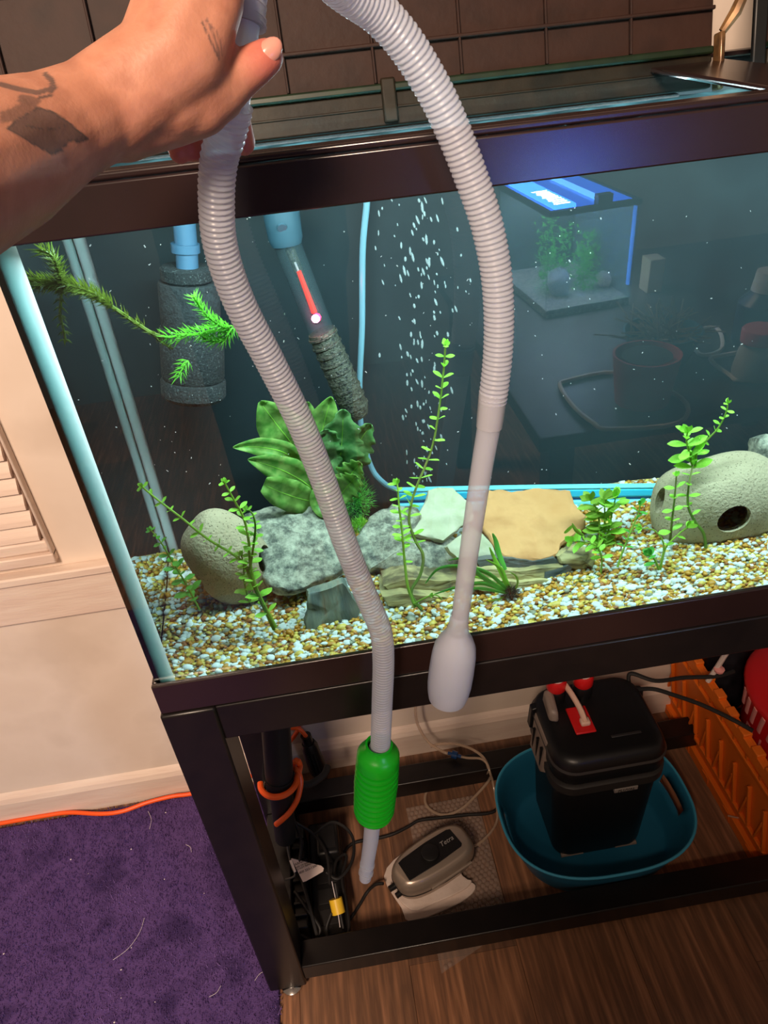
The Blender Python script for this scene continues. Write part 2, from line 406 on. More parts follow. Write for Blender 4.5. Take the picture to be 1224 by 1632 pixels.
def lid(parent, x0, x1, ribs):
    pn = hbox(MB(), x0, x1, 0.034, 0.46, 0.0, 0.004).build('panel', M['hood'], parent)
    hs = hbox(MB(), x0, x1, 0.0, 0.0285, -0.004, 0.006).build('hinge_strip', M['hoodedge'], parent, bevel=0.0015)
    hbox(MB(), x0, x1, 0.0145, 0.0165, 0.006, 0.0075).build('moulding', M['hoodedge'], hs, bevel=0.0005)
    hbox(MB(), x0, x1, 0.0288, 0.036, -0.002, 0.010).build('gasket', M['algae'], parent, bevel=0.002)
    for s in (0.066, 0.135, 0.205, 0.275):
        hbox(MB(), x0, x1, s, s+0.0035, 0.004, 0.010).build('rib', M['hood'], pn, bevel=0.001)
    for x in ribs:
        hbox(MB(), x-0.0012, x+0.0012, 0.0362, 0.46, 0.0042, 0.0095).build('rib', M['hood'], pn, bevel=0.0008)
lid(hood, -0.05, 0.648, [-0.02+0.0835*i for i in range(8)])
hbox(MB(), 0.318, 0.332, 0.002, 0.040, 0.006, 0.013).build('latch', M['hoodedge'], hood, bevel=0.002)
MB().box(0.0, 0.61, 0.2185, 0.2285, 1.1985, 1.2012).build('fill_light_bar', M['blackplastic'], hood)  # bar added to carry the fill light over the water
# right end bracket of the lid
M['brass'] = mat('worn_bronze_plastic', (150, 112, 72), 0.25, metal=0.3, var=[(70, 50, 36)], vscale=40)
hbox(MB(), 0.649, 0.655, -0.004, 0.046, 0.004, 0.018).build('end_plate', M['brass'], hood, bevel=0.002)
MB().tube([hq(0.654, 0.046, 0.012), hq(0.664, 0.060, 0.016), hq(0.676, 0.085, 0.018), hq(0.683, 0.100, 0.016)], [0.004, 0.006, 0.005, 0.002], 8).build('hinge_arm', M['brass'], hood, smooth=True)
hood2 = thing('aquarium_hood', 'dark hood lid at the upper right corner beyond the open hinge', 'hood', (0.95, 0.26, ZR1))
lid(hood2, 0.705, 1.215, [0.74+0.0865*i for i in range(6)])
hbox(MB(), 0.690, 0.704, -0.004, 0.09, 0.0, 0.006).build('end_plate', M['blackplastic'], hood2, bevel=0.002)
# ================================================================== inside the aquarium
def zg(x, y):
    s = max(0.0, min(1.0, (y-0.004)/0.30))
    z = 0.7285 + 0.030*s**1.1 + 0.003*s*math.exp(-((x-0.62)/0.2)**2)
    return z + 0.0035*noise.noise(Vector((x*14, y*14, 1.7)))*min(1, s*6+0.15)
M['silicone'].node_tree.nodes['Principled BSDF'].inputs['Subsurface Weight'].default_value = 1.0
M['silicone'].node_tree.nodes['Principled BSDF'].inputs['Subsurface Radius'].default_value = (0.02, 0.024, 0.024)
M['silicone'].node_tree.nodes['Principled BSDF'].inputs['Subsurface Scale'].default_value = 1.0
# --- gravel bed
gb = thing('gravel_bed', 'bed of white and amber gravel covering the aquarium floor', 'gravel', (0.6, 0.15, ZB+0.01))
M['gravelbase'] = mat('gravel_base', (120, 96, 44), 0.8, var=[(190, 176, 120), (130, 92, 30), (205, 205, 190)], vscale=190, bump=0.9, bscale=260, detail=2, lo=0.3, hi=0.7)
nx, ny = 150, 40; vs = []; fs = []
for j in range(ny+1):
    for i in range(nx+1):
        x = 0.0008+(TX-0.0016)*i/nx; y = 0.0066+(TY-0.0075)*j/ny
        vs.append((x, y, zg(x, y)-0.0025))
for j in range(ny):
    for i in range(nx):
        a = j*(nx+1)+i; fs.append((a, a+1, a+nx+2, a+nx+1))
b0 = len(vs)
for i in range(nx+1): vs.append((vs[i][0], vs[i][1], ZB+0.0105))
for i in range(nx): fs.append((i, b0+i, b0+i+1, i+1))
me = bpy.data.meshes.new('substrate'); me.from_pydata(vs, [], fs); me.materials.append(M['gravelbase'])
put(bpy.data.objects.new('substrate', me), gb)
GC = {'white': [(232, 240, 236), (214, 226, 222)], 'amber': [(192, 142, 44), (168, 116, 30)], 'yellow': [(208, 188, 92), (196, 170, 70)],
      'brown': [(134, 84, 30), (150, 92, 40)], 'grey': [(150, 156, 132), (120, 120, 96)]}
GM = {c: mat('%s_pebble' % c, v[0], 0.42, var=[v[1]], vscale=60) for c, v in GC.items()}
gcols = list(GM); gprob = [0.31, 0.29, 0.23, 0.10, 0.07]
ico = bmesh.new(); bmesh.ops.create_icosphere(ico, subdivisions=2, radius=1.0)
icv = np.array([v.co[:] for v in ico.verts]); icf = np.array([[v.index for v in f.verts] for f in ico.faces]); ico.free()
ico = bmesh.new(); bmesh.ops.create_icosphere(ico, subdivisions=1, radius=1.0)
lcv = np.array([v.co[:] for v in ico.verts]); lcf = np.array([[v.index for v in f.verts] for f in ico.faces]); ico.free()
rng = np.random.default_rng(11)
def pebble_shape(base, k):
    out = base.copy()
    for i, p in enumerate(base):
        out[i] = p*(1+0.30*noise.noise(Vector(p)*1.1+Vector((k*7.1, 0, 0)))+0.10*noise.noise(Vector(p)*2.5+Vector((k*3.3, 5, 0))))
    return out
shapes_hi = [pebble_shape(icv, k) for k in range(5)]
shapes_lo = [pebble_shape(lcv, k) for k in range(8)]
# jittered grid of pebbles
P = []
sp = 0.0056
for layer in range(2):
    for i in range(int((1.21 if layer == 0 else 0.80)/sp)):
        for j in range(int(0.296/sp)):
            x = 0.004+i*sp+rng.uniform(-.5, .5)*sp; y = 0.0095+j*sp+rng.uniform(-.5, .5)*sp
            if x < 0.0030 or y > TY-0.004: continue
            y = max(y, 0.0095)
            r = 0.0031*math.exp(rng.normal(0, 0.22))
            P.append((x, y, zg(x, y)-0.0005-layer*0.0028+rng.uniform(-.0008, .001), r))
# pebbles pressed against the front pane
for i in range(1200):
    x = rng.uniform(0.011, 0.80); P.append((x, 0.0088+rng.uniform(0, .001), rng.uniform(0.712, 0.7285), 0.0031*math.exp(rng.normal(0, 0.2))))
P = np.array(P)
ci = rng.choice(5, len(P), p=gprob)
P[ci == 0, 3] *= 1.15
# score: the nearest, uppermost ones become single pebbles
score = -(P[:, 1]) + 8*(P[:, 2]-0.729) + 18*(P[:, 3]-0.003)
score[(P[:, 0] > 0.66) | (P[:, 1] > 0.06) | (P[:, 2] < 0.727)] = -9
top = np.argsort(-score)[:300]; single = np.zeros(len(P), bool); single[top] = True
phrase = {'white': 'small white pebble in the gravel just behind the front glass', 'amber': 'small amber pebble in the gravel just behind the front glass',
          'yellow': 'small pale yellow pebble in the gravel just behind the front glass', 'brown': 'small brown pebble in the gravel just behind the front glass',
          'grey': 'small grey pebble in the gravel just behind the front glass'}
pm = {}
for k in top:
    c = gcols[ci[k]]; s = int(rng.integers(5))
    if (c, s) not in pm:
        q = bpy.data.meshes.new('pebble'); q.from_pydata(shapes_hi[s], [], icf.tolist()); q.materials.append(GM[c])
        q.polygons.foreach_set('use_smooth', [True]*len(q.polygons)); pm[(c, s)] = q
    o = bpy.data.objects.new('pebble', pm[(c, s)]); r = P[k, 3]
    o.location = P[k, :3]; o.scale = (r*rng.uniform(1.0, 1.35), r*rng.uniform(.85, 1.1), r*rng.uniform(.65, .9)); o.rotation_euler = (rng.uniform(-.3, .3), rng.uniform(-.3, .3), rng.uniform(0, 6.28))
    COL.objects.link(o); tag(o, phrase[c], 'pebble', '%s pebbles along the front glass' % c)
rest = np.where(~single)[0]; nv = len(lcv)
VV = np.empty((len(rest)*nv, 3)); FFs = np.empty((len(rest)*len(lcf), 3), int); MI = np.repeat(ci[rest], len(lcf))
for a, k in enumerate(rest):
    s = shapes_lo[int(rng.integers(8))]; r = P[k, 3]
    t = rng.uniform(0, 6.28); sx, sy, sz = r*rng.uniform(1.0, 1.35), r*rng.uniform(.85, 1.1), r*rng.uniform(.65, .9)
    q = s*[sx, sy, sz]; ct, sn = math.cos(t), math.sin(t); tl = rng.uniform(-.4, .4)
    x = q[:, 0]*ct-q[:, 1]*sn; y = q[:, 0]*sn+q[:, 1]*ct; z = q[:, 2]+tl*x
    VV[a*nv:(a+1)*nv] = np.stack([x, y, z], 1)+P[k, :3]
    FFs[a*len(lcf):(a+1)*len(lcf)] = lcf+a*nv
VV[:, 1] = np.clip(VV[:, 1], 0.0055, TY-0.001); VV[:, 0] = np.maximum(VV[:, 0], 0.0006)
me = bpy.data.meshes.new('gravel'); me.vertices.add(len(VV)); me.vertices.foreach_set('co', VV.ravel())
me.loops.add(FFs.size); me.loops.foreach_set('vertex_index', FFs.ravel()); me.polygons.add(len(FFs))
me.polygons.foreach_set('loop_start', np.arange(0, FFs.size, 3)); me.polygons.foreach_set('loop_total', np.full(len(FFs), 3))
for c in gcols: me.materials.append(GM[c])
me.polygons.foreach_set('material_index', MI); me.polygons.foreach_set('use_smooth', np.ones(len(FFs), bool)); me.update(calc_edges=True); me.validate()
tag(put(bpy.data.objects.new('gravel', me), gb), 'loose white, amber and yellow gravel', kind='stuff')

# --- stones
M['granite'] = mat('speckled_granite', (54, 58, 54), 0.85, var=[(104, 106, 94), (150, 150, 132), (176, 174, 154)], vscale=75, bump=0.9, bscale=160, detail=10, lo=0.34, hi=0.66)
[n for n in M['granite'].node_tree.nodes if n.type == 'TEX_NOISE'][0].inputs['Roughness'].default_value = 0.72
M['palestone'] = mat('pale_green_slate', (176, 178, 146), 0.8, var=[(196, 196, 168), (160, 164, 130)], vscale=22, bump=0.5, bscale=90, detail=8)
M['tanstone'] = mat('tan_flagstone', (184, 132, 80), 0.85, var=[(194, 144, 92), (168, 116, 68)], vscale=14, bump=0.35, bscale=80, detail=9)
M['slate'] = mat('dark_blue_slate', (62, 70, 70), 0.6, var=[(82, 88, 84), (48, 55, 56)], vscale=18, bump=0.5, bscale=70, stretch=(1, 1, 4), detail=7)
M['shard'] = mat('grey_green_shale', (98, 112, 104), 0.6, var=[(84, 96, 90), (120, 128, 112), (130, 98, 70)], vscale=22, stretch=(3.5, 1, 0.6), bump=0.5, bscale=60, detail=7, lo=0.3, hi=0.75)
M['ledge'] = mat('layered_ochre_slate', (120, 108, 70), 0.75, var=[(160, 148, 98), (84, 78, 54), (178, 166, 116)], vscale=16, stretch=(0.7, 1, 3.5), bump=0.7, bscale=60, detail=8)
M['ledgeB'] = mat('pale_ochre_slate', (150, 138, 92), 0.75, var=[(176, 164, 112), (110, 102, 70)], vscale=20, stretch=(0.7, 1, 3.5), bump=0.7, bscale=60, detail=8)
M['cave'] = mat('porous_tan_ceramic', (160, 148, 118), 0.85, var=[(172, 160, 130), (148, 138, 110)], vscale=8, bump=1.0, bscale=300, detail=3)
# dark pits in the porous stone
_nt = M['cave'].node_tree; _vo = _nt.nodes.new('ShaderNodeTexVoronoi'); _vo.inputs['Scale'].default_value = 260
_tc = [n for n in _nt.nodes if n.type == 'TEX_COORD'][0]; _nt.links.new(_tc.outputs['Object'], _vo.inputs['Vector'])
_cr = _nt.nodes.new('ShaderNodeValToRGB'); _cr.color_ramp.elements[0].position = 0.12; _cr.color_ramp.elements[0].color = (0.12, 0.11, 0.08, 1); _cr.color_ramp.elements[1].position = 0.26
_nt.links.new(_vo.outputs['Distance'], _cr.inputs[0])
_mm = _nt.nodes.new('ShaderNodeMixRGB'); _mm.blend_type = 'MULTIPLY'; _mm.inputs[0].default_value = 0.75
_ra = [n for n in _nt.nodes if n.type == 'VALTORGB' and n != _cr][0]
_nt.links.new(_ra.outputs[0], _mm.inputs[1]); _nt.links.new(_cr.outputs[0], _mm.inputs[2]); _nt.links.new(_mm.outputs[0], _nt.nodes['Principled BSDF'].inputs['Base Color'])

def slab(name, px, yt, yb, thick, m, label, amp=0.003, dome=0.0, back=None, cat='stone', sub=3):
    """flat stone whose seen face has this outline; yt / yb are the depths at its upper / lower edge"""
    v0 = min(p[1] for p in px); v1 = max(p[1] for p in px)
    n0 = len(px); pts = [W(u, v, yt+(yb-yt)*(v-v0)/(v1-v0)) for u, v in px]
    # denser, slightly ragged outline
    out = []
    for i in range(n0):
        a, b = pts[i], pts[(i+1) % n0]; k = max(2, int((b-a).length/0.006))
        for q in range(k):
            p = a.lerp(b, q/k); p += Vector((noise.noise(p*160), noise.noise(p*160+Vector((9, 0, 0))), noise.noise(p*160+Vector((0, 9, 0)))))*amp*0.6
            out.append(p)
    c = sum(out, Vector())/len(out)
    e1 = (pts[0]-c); nrm = Vector()
    for i in range(len(out)): nrm += (out[i]-c).cross(out[(i+1) % len(out)]-c)
    nrm.normalize()
    if nrm.y > 0 or (abs(nrm.y) < 0.2 and nrm.z < 0): nrm = -nrm
    bdir = Vector(back).normalized() if back else -nrm
    bm = bmesh.new(); rings = []
    fr = [1.0, 0.97, 0.85, 0.68, 0.5, 0.32, 0.15]
    for q, s in enumerate(fr):
        rg = []
        for p in out:
            t = c.lerp(p, s); h = dome*(1-s*s) + (0.0 if q else -0.0022)
            t = t + nrm*(h + (amp*noise.noise(t*60)+0.4*amp*noise.noise(t*170) if q else 0))
            rg.append(bm.verts.new(t))
        rings.append(rg)
    cv = bm.verts.new(c+nrm*dome)
    back_r = []
    for q, (s, dpt) in enumerate(((1.01, 0.35), (0.99, 0.75), (0.93, 1.0))):
        rg = []
        for p in out:
            t = c.lerp(p, s) + bdir*thick*dpt; t += Vector((noise.noise(t*120), noise.noise(t*120+Vector((5, 5, 0))), noise.noise(t*120+Vector((0, 5, 5)))))*amp*0.8
            rg.append(bm.verts.new(t))
        back_r.append(rg)
    cb = bm.verts.new(c+bdir*thick)
    n = len(out); allr = back_r[::-1]+rings
    for ra, rb in zip(allr, allr[1:]):
        for i in range(n): bm.faces.new((ra[i], ra[(i+1) % n], rb[(i+1) % n], rb[i]))
    for i in range(n):
        bm.faces.new((rings[-1][i], rings[-1][(i+1) % n], cv)); bm.faces.new((back_r[-1][(i+1) % n], back_r[-1][i], cb))
    bmesh.ops.recalc_face_normals(bm, faces=bm.faces)
    me = bpy.data.meshes.new(name); bm.to_mesh(me); bm.free(); me.materials.append(m)
    me.polygons.foreach_set('use_smooth', [True]*len(me.polygons))
    try: me.set_sharp_from_angle(angle=math.radians(50))
    except Exception: pass
    o = bpy.data.objects.new(name, me); COL.objects.link(o); return tag(o, label, cat)

def ellipsoid(c, ax, R=None, n=48, amp=0.0, seed=0):
    bm = bmesh.new(); bmesh.ops.create_uvsphere(bm, u_segments=n, v_segments=n//2, radius=1.0)
    for v in bm.verts:
        p = v.co.copy(); p *= 1+amp*noise.noise(p*1.3+Vector((seed, 0, 0)))
        p = Vector((p.x*ax[0], p.y*ax[1], p.z*ax[2]))
        v.co = (R @ p if R else p)+Vector(c)
    me = bpy.data.meshes.new('stone'); bm.to_mesh(me); bm.free(); return me
def cave_stone(name, c, ax, R, holes, label):
    o = bpy.data.objects.new(name, ellipsoid(c, ax, R, 56, 0.10, 3)); COL.objects.link(o); o.data.materials.append(M['cave'])
    cut = [bpy.data.objects.new('cut', ellipsoid(c, [a*0.80 for a in ax], R, 32))]
    for (hp, hd, hr, hr2) in holes:
        q = Vector(hd).to_track_quat('Z', 'Y').to_matrix()
        cut.append(bpy.data.objects.new('cut', ellipsoid(hp, (hr, hr2, 0.034), q, 28)))
    for k in cut:
        COL.objects.link(k); md = o.modifiers.new('b', 'BOOLEAN'); md.operation = 'DIFFERENCE'; md.object = k; md.solver = 'EXACT'
    dg = bpy.context.evaluated_depsgraph_get()
    me = bpy.data.meshes.new_from_object(o.evaluated_get(dg)); o.modifiers.clear(); o.data = me
    for k in cut: bpy.data.objects.remove(k)
    me.polygons.foreach_set('use_smooth', [True]*len(me.polygons))
    try: me.set_sharp_from_angle(angle=math.radians(40))
    except Exception: pass
    me.name = name
    return tag(o, label, 'stone')

# left hollow stone
yl = 0.165
c = W(368, 893, yl); rx = (W(434, 893, yl)-c).length; rz = (W(368, 975, yl)-c).length
cave_stone('hollow_stone', c, (rx, 0.042, rz), Euler((0.25, -0.25, 0)).to_matrix(),
           [(W(432, 893, yl-0.02), (0.75, -0.6, 0), 0.017, 0.019), (W(312, 925, yl-0.02), (-0.9, -0.4, -0.2), 0.010, 0.013)], 'rounded porous stone behind the stems at the left of the aquarium')
yl = 0.17
c = W(1146, 803, yl); rx = (W(1252, 803, yl)-c).length; rz = (W(1146, 872, yl)-c).length
cave_stone('hollow_stone', c, (rx, 0.058, rz*1.02), Euler((0.2, 0.06, 0)).to_matrix(),
           [(W(1168, 826, 0.118), (0.1, -1, 0.05), 0.0205, 0.0185), (W(1046, 800, yl-0.012), (-0.9, -0.45, 0), 0.008, 0.017)], 'large rounded hollow stone with a round cave mouth at the right')
slab('granite_slab', [(390,818),(430,806),(470,808),(505,805),(540,828),(556,868),(566,890),(545,908),(525,918),(490,932),(460,942),(432,935),(418,918),(423,900),(408,870),(396,846)], 0.215, 0.115, 0.022, M['granite'],
     'grey speckled granite slab leaning on the left hollow stone', amp=0.004, dome=0.006)
slab('shale_shard', [(490,948),(520,938),(548,928),(576,972),(566,990),(540,999),(520,1003),(488,1014),(486,990),(491,970)], 0.085, 0.072, 0.028, M['shard'],
     'upright grey green shale shard propping the granite slab', amp=0.0025)
slab('granite_rock', [(566,856),(590,822),(625,803),(660,806),(685,830),(715,850),(740,868),(752,890),(745,922),(700,924),(650,916),(620,906),(590,905),(575,893),(568,872)], 0.235, 0.145, 0.040, M['granite'],
     'broad grey granite rock in the middle of the aquarium', amp=0.005, dome=0.012)
slab('pale_slate', [(655,850),(672,826),(667,818),(680,796),(682,781),(700,775),(722,777),(735,790),(750,800),(757,828),(735,838),(722,852),(706,863),(688,858)], 0.225, 0.172, 0.012, M['palestone'],
     'pale greenish slate resting on the granite rock', amp=0.003, dome=0.003)
slab('pale_slate', [(712,872),(728,856),(752,842),(768,850),(786,868),(790,884),(772,892),(750,893),(730,892)], 0.150, 0.128, 0.018, M['palestone'],
     'small pale slate wedge below the left edge of the tan flagstone', amp=0.003, dome=0.003)
slab('flagstone', [(768,836),(772,800),(776,781),(800,779),(815,783),(832,781),(850,777),(885,779),(910,781),(916,800),(934,822),(932,840),(912,856),(895,866),(890,884),(862,893),(832,891),(802,887),(788,868)], 0.250, 0.118, 0.011, M['tanstone'],
     'smooth tan flagstone lying tilted on the slate ledge', amp=0.0018)
def ledge(px, yf, depth, m, label, amp=0.002, name='slate_layer'):
    slab(name, px, yf+0.004, yf, depth, m, label, amp=amp, back=(0, 1, -0.12))
ledge([(758,892),(800,889),(850,894),(884,889),(894,896),(880,905),(830,911),(790,908),(762,904)], 0.114, 0.07, M['slate'], 'thin dark slate slate layer directly under the tan flagstone')
ledge([(752,910),(790,907),(830,911),(870,905),(905,902),(907,912),(880,922),(840,927),(800,926),(760,922)], 0.100, 0.08, M['ledgeB'], 'second ochre slate layer of the ledge below the flagstone')
ledge([(742,927),(780,924),(830,928),(866,924),(898,928),(902,938),(888,944),(850,943),(800,944),(760,940)], 0.088, 0.08, M['ledgeB'], 'lowest ochre slate layer of the ledge, at the gravel')
ledge([(868,912),(906,901),(912,906),(903,918),(880,926),(866,925)], 0.099, 0.02, M['slate'], 'blue grey slate chip wedged at the right end of the ledge')
ledge([(890,924),(907,914),(907,930),(904,944),(890,946),(887,938)], 0.092, 0.02, M['slate'], 'blue grey slate chip standing in the gravel at the ledge end')
ledge([(840,938),(858,934),(866,944),(846,948),(838,946)], 0.086, 0.02, M['slate'], 'small dark slate chip half buried below the ledge')
ledge([(612,934),(650,922),(700,926),(745,924),(752,938),(735,950),(700,954),(660,948),(625,950)], 0.105, 0.09, M['ledge'], 'brown slate layer under the granite rock')
ledge([(610,952),(640,946),(680,950),(715,952),(740,950),(746,964),(720,972),(690,974),(650,968),(618,966)], 0.084, 0.08, M['ledgeB'], 'lowest slate layer in front of the granite rock')
ledge([(560,900),(585,896),(625,910),(640,930),(622,955),(596,960),(572,945),(558,925)], 0.17, 0.06, M['slate'], 'dark slate block in the shade beside the shale shard', name='slate_block')
slab('root_stone', [(891,886),(905,876),(925,868),(942,874),(950,888),(946,902),(928,908),(908,906),(896,900)], 0.118, 0.105, 0.03, M['ledge'], 'knobbly brown stone at the right end of the slate ledge', amp=0.005, dome=0.008)
slab('grey_rock', [(1206,715),(1210,698),(1224,694),(1250,694),(1262,720),(1258,752),(1225,754),(1208,742)], 0.252, 0.236, 0.03, M['granite'], 'grey speckled rock behind the large hollow stone at the right edge', amp=0.004, dome=0.008)

# --- blue bubble bar along the back
M['cyan'] = mat('cyan_plastic', (40, 176, 214), 0.35, var=[(52, 190, 224)], vscale=6)
M['cyanlight'] = mat('pale_cyan_plastic', (120, 216, 228), 0.35)
M['cyandark'] = mat('deep_blue_plastic', (16, 96, 150), 0.4)
bar = thing('bubble_bar', 'long cyan plastic bubble bar lying along the back of the aquarium', 'bubble bar', W(640, 800, 0.285))
A0, A1 = W(633, 789, 0.290), W(1062, 782, 0.256)
def barbox(mb, z0, z1, d0, d1):
    ax = (A1-A0); ax.normalize(); nn = Vector((ax.y, -ax.x, 0)).normalized()
    if nn.y > 0: nn = -nn
    up = Vector((0, 0, 1)); P = []
    for z in (z0, z1):
        for (e, d) in ((A0, d1), (A1, d1), (A1, d0), (A0, d0)): P.append(e+nn*d+up*z)
    return mb.hexa(P)
barbox(MB(), -0.022, -0.0085, 0.0, 0.012).build('base', M['cyanlight'], bar, bevel=0.002)
barbox(MB(), -0.0085, -0.0045, 0.0, 0.008).build('groove', M['cyandark'], bar)
barbox(MB(), -0.0045, 0.0085, 0.0, 0.011).build('body', M['cyan'], bar, bevel=0.003)
barbox(MB(), 0.0085, 0.0115, 0.0, 0.011).build('top_strip', M['cyanlight'], bar, bevel=0.001)
# air line
M['airline'] = mat('milky_blue_tube', (120, 165, 182), 0.25, alpha=0.75)
MB().tube(spline([W(586,300,0.29), W(584,330,0.288), W(578,400,0.287), W(577,520,0.286), W(573,620,0.285), W(577,690,0.284), W(592,745,0.282), W(612,770,0.28), W(634,781,0.286)], 8), 0.0034, 10).build('air_hose', M['airline'], smooth=True)
tag(bpy.data.objects['air_hose'], 'milky blue air tube running down the back glass to the bubble bar', 'tube')
# bubbles
bmt, nt, out = nodemat('air_bubble')
tr = nt.nodes.new('ShaderNodeBsdfTransparent'); gl = nt.nodes.new('ShaderNodeBsdfGlossy'); gl.inputs['Roughness'].default_value = 0.05
df = nt.nodes.new('ShaderNodeBsdfDiffuse'); df.inputs['Color'].default_value = (0.75, 0.9, 0.92, 1)
a1 = nt.nodes.new('ShaderNodeMixShader'); a1.inputs[0].default_value = 0.5; nt.links.new(gl.outputs[0], a1.inputs[1]); nt.links.new(df.outputs[0], a1.inputs[2])
a2 = nt.nodes.new('ShaderNodeMixShader'); a2.inputs[0].default_value = 0.34; nt.links.new(tr.outputs[0], a2.inputs[1]); nt.links.new(a1.outputs[0], a2.inputs[2]); nt.links.new(a2.outputs[0], out.inputs[0])
bme = bpy.data.meshes.new('air_bubble'); bme.from_pydata(lcv, [], lcf.tolist()); bme.materials.append(bmt); bme.polygons.foreach_set('use_smooth', [True]*len(bme.polygons))
for i in range(150):
    v = random.uniform(318, 768); s = (768-v)/450
    u = 672 + random.gauss(0, 1)*(14+34*s) - 8*s
    if not 598 < u < 752: continue
    o = bpy.data.objects.new('air_bubble', bme); o.location = W(u, v, random.uniform(0.24, 0.28))
    r = random.uniform(0.0008, 0.0021); o.scale = (r*0.8, r, r*random.uniform(1.2, 3.2)); o.rotation_euler = (0, random.uniform(-.4, .1), 0)
    COL.objects.link(o); tag(o, 'small air bubble rising in the plume above the bubble bar', 'bubble', 'bubbles rising from the bubble bar')
deb = MB()
for i in range(200):
    p = W(random.uniform(120, 1220), random.uniform(330, 780), random.uniform(0.02, 0.29)); r = random.uniform(0.00022, 0.0006)
    if p.x < 0.012 or p.z > 1.18: continue
    deb.tube([p, p+Vector((random.uniform(-1, 1), random.uniform(-.5, .5), random.uniform(-1, 1)))*0.0022*random.random()+Vector((0, 0, 0.0004))], r, 4)
tag(deb.build('floating_debris', M['hair']), 'tiny white specks drifting in the aquarium water', 'debris', kind='stuff')

# --- sponge filter with blue lift tube
sf = thing('sponge_filter', 'dark sponge filter hanging on a light blue tube at the upper left', 'filter', W(308, 640, 0.24))
M['sponge'] = mat('dark_sponge', (20, 24, 26), 0.95, var=[(30, 35, 36), (24, 28, 30), (78, 86, 85)], vscale=520, bump=1.0, bscale=400, detail=2, lo=0.3, hi=0.72)
M['bluetube'] = mat('light_blue_tube', (60, 92, 116), 0.4)
ys = 0.235
def cyl_px(u0, v0, u1, v1, wpx, y, prof, n=28):
    a = W(u0, v0, y); b = W(u1, v1, y); r = (W(u0+wpx/2, v0, y)-a).length; ax = b-a; L = ax.length
    Mx = Matrix.Translation(a) @ ax.to_track_quat('Z', 'Y').to_matrix().to_4x4()
    return MB().lathe([(max(1e-4, q*r), t*L) for q, t in prof], n, Mx)
cyl_px(296, 424, 298, 448, 84, ys, [(0, 0), (.9, 0), (1, .15), (1, .85), (.92, 1), (0, 1)]).build('sponge_cap', M['sponge'], sf, smooth=True)
cyl_px(300, 449, 305, 520, 102, ys, [(0, 0), (.93, 0), (.97, .08), (.97, .92), (.93, 1), (0, 1)]).build('sponge_core', mat('black_sponge', (26, 30, 32), 0.95, bump=1, bscale=400, var=[(40, 46, 48)], vscale=200), sf, smooth=True)
cyl_px(305, 521, 308, 602, 104, ys, [(0, 0), (.95, 0), (1, .06), (1, .94), (.96, 1), (0, 1)]).build('sponge', M['sponge'], sf, smooth=True)
cyl_px(308, 603, 309, 634, 104, ys, [(0, 0), (.96, 0), (1, .1), (1, .8), (.9, 1), (0, 1)]).build('sponge', M['sponge'], sf, smooth=True)
MB().tube([W(293, 300, ys-0.004), W(294, 360, ys-0.004), W(297, 395, ys-0.004), W(299, 430, ys-0.006)], [0.0105, 0.0105, 0.0105, 0.0105], 20).build('lift_tube', M['bluetube'], sf, smooth=True)
MB().tube([W(295, 388, ys-0.004), W(296, 402, ys-0.004)], 0.0135, 20).build('collar', M['bluetube'], sf, smooth=True)
# --- heater
ht = thing('aquarium_heater', 'glass tube heater with a glowing red indicator and grey blue cap', 'heater', W(565, 655, 0.245))
M['cap'] = mat('grey_blue_cap', (40, 68, 80), 0.55)
M['htglass'] = mat('heater_glass', (60, 76, 80), 0.08, alpha=0.35)
M['guard'] = mat('heater_guard', (40, 42, 37), 0.55, var=[(72, 72, 60), (26, 28, 27)], vscale=240, bump=1.0, bscale=300, detail=2)
yh = 0.235
rc = (W(482, 365, yh)-W(453, 365, yh)).length
MB().tube([W(446, 320, yh), W(449, 345, yh), W(455, 380, yh), W(457, 390, yh)], [rc*1.02, rc, rc*0.96, rc*0.84], 24).build('cap', M['cap'], ht, smooth=True, angle=60)
MB().tube([W(449, 362, yh-rc*1.0), W(449.5, 364, yh-rc*1.08)], [0.005, 0.0045], 16).build('dial_mark', M['cap'], ht, smooth=True)
MB().tube([W(458, 390, yh), W(505, 510, yh), W(520, 545, yh)], 0.0135, 20).build('glass_tube', M['htglass'], ht, smooth=True)
MB().tube([W(460, 392, yh), W(507, 512, yh)], [0.005, 0.005], 10).build('heating_core', M['guard'], ht, smooth=True)
MB().tube([W(470, 418, yh-0.008), W(499, 490, yh-0.008)], [0.0012, 0.0012], 6).build('scale_wire', M['hair'], ht)
MB().tube([W(476, 432, yh-0.012), W(501, 498, yh-0.012)], [0.0025, 0.0032], 8).build('indicator_rod', mat('red_rod', (226, 60, 52), 0.3, emit=(230, 50, 50), estr=0.5), ht, smooth=True)
MB().lathe([(0.0001, -0.0045), (0.0032, -0.0032), (0.0045, 0), (0.0032, 0.0032), (0.0001, 0.0045)], 14, Matrix.Translation(W(505, 506, yh-0.015))).build('indicator_light', mat('red_indicator', (255, 60, 90), 0.4, emit=(255, 40, 80), estr=9.0), ht, smooth=True)
hg = MB().tube([W(512, 528, yh), W(540, 592, yh), W(566, 652, yh), W(572, 664, yh)], [0.0145, 0.0155, 0.0155, 0.011], 22).build('guard', M['guard'], ht, smooth=True, angle=60)
for k in range(9):
    a = W(514+k*6.2, 533+k*14, yh); b = W(515.4+k*6.2, 536+k*14, yh)
    MB().tube([a, b], 0.0164, 22).build('guard_ring', M['guard'], hg, smooth=True)
pl = bpy.data.lights.new('indicator_glow', 'POINT'); pl.energy = 0.10; pl.color = (1, 0.06, 0.16); pl.shadow_soft_size = 0.004
po = bpy.data.objects.new('indicator_glow', pl); po.location = W(503, 508, yh-0.024); COL.objects.link(po)
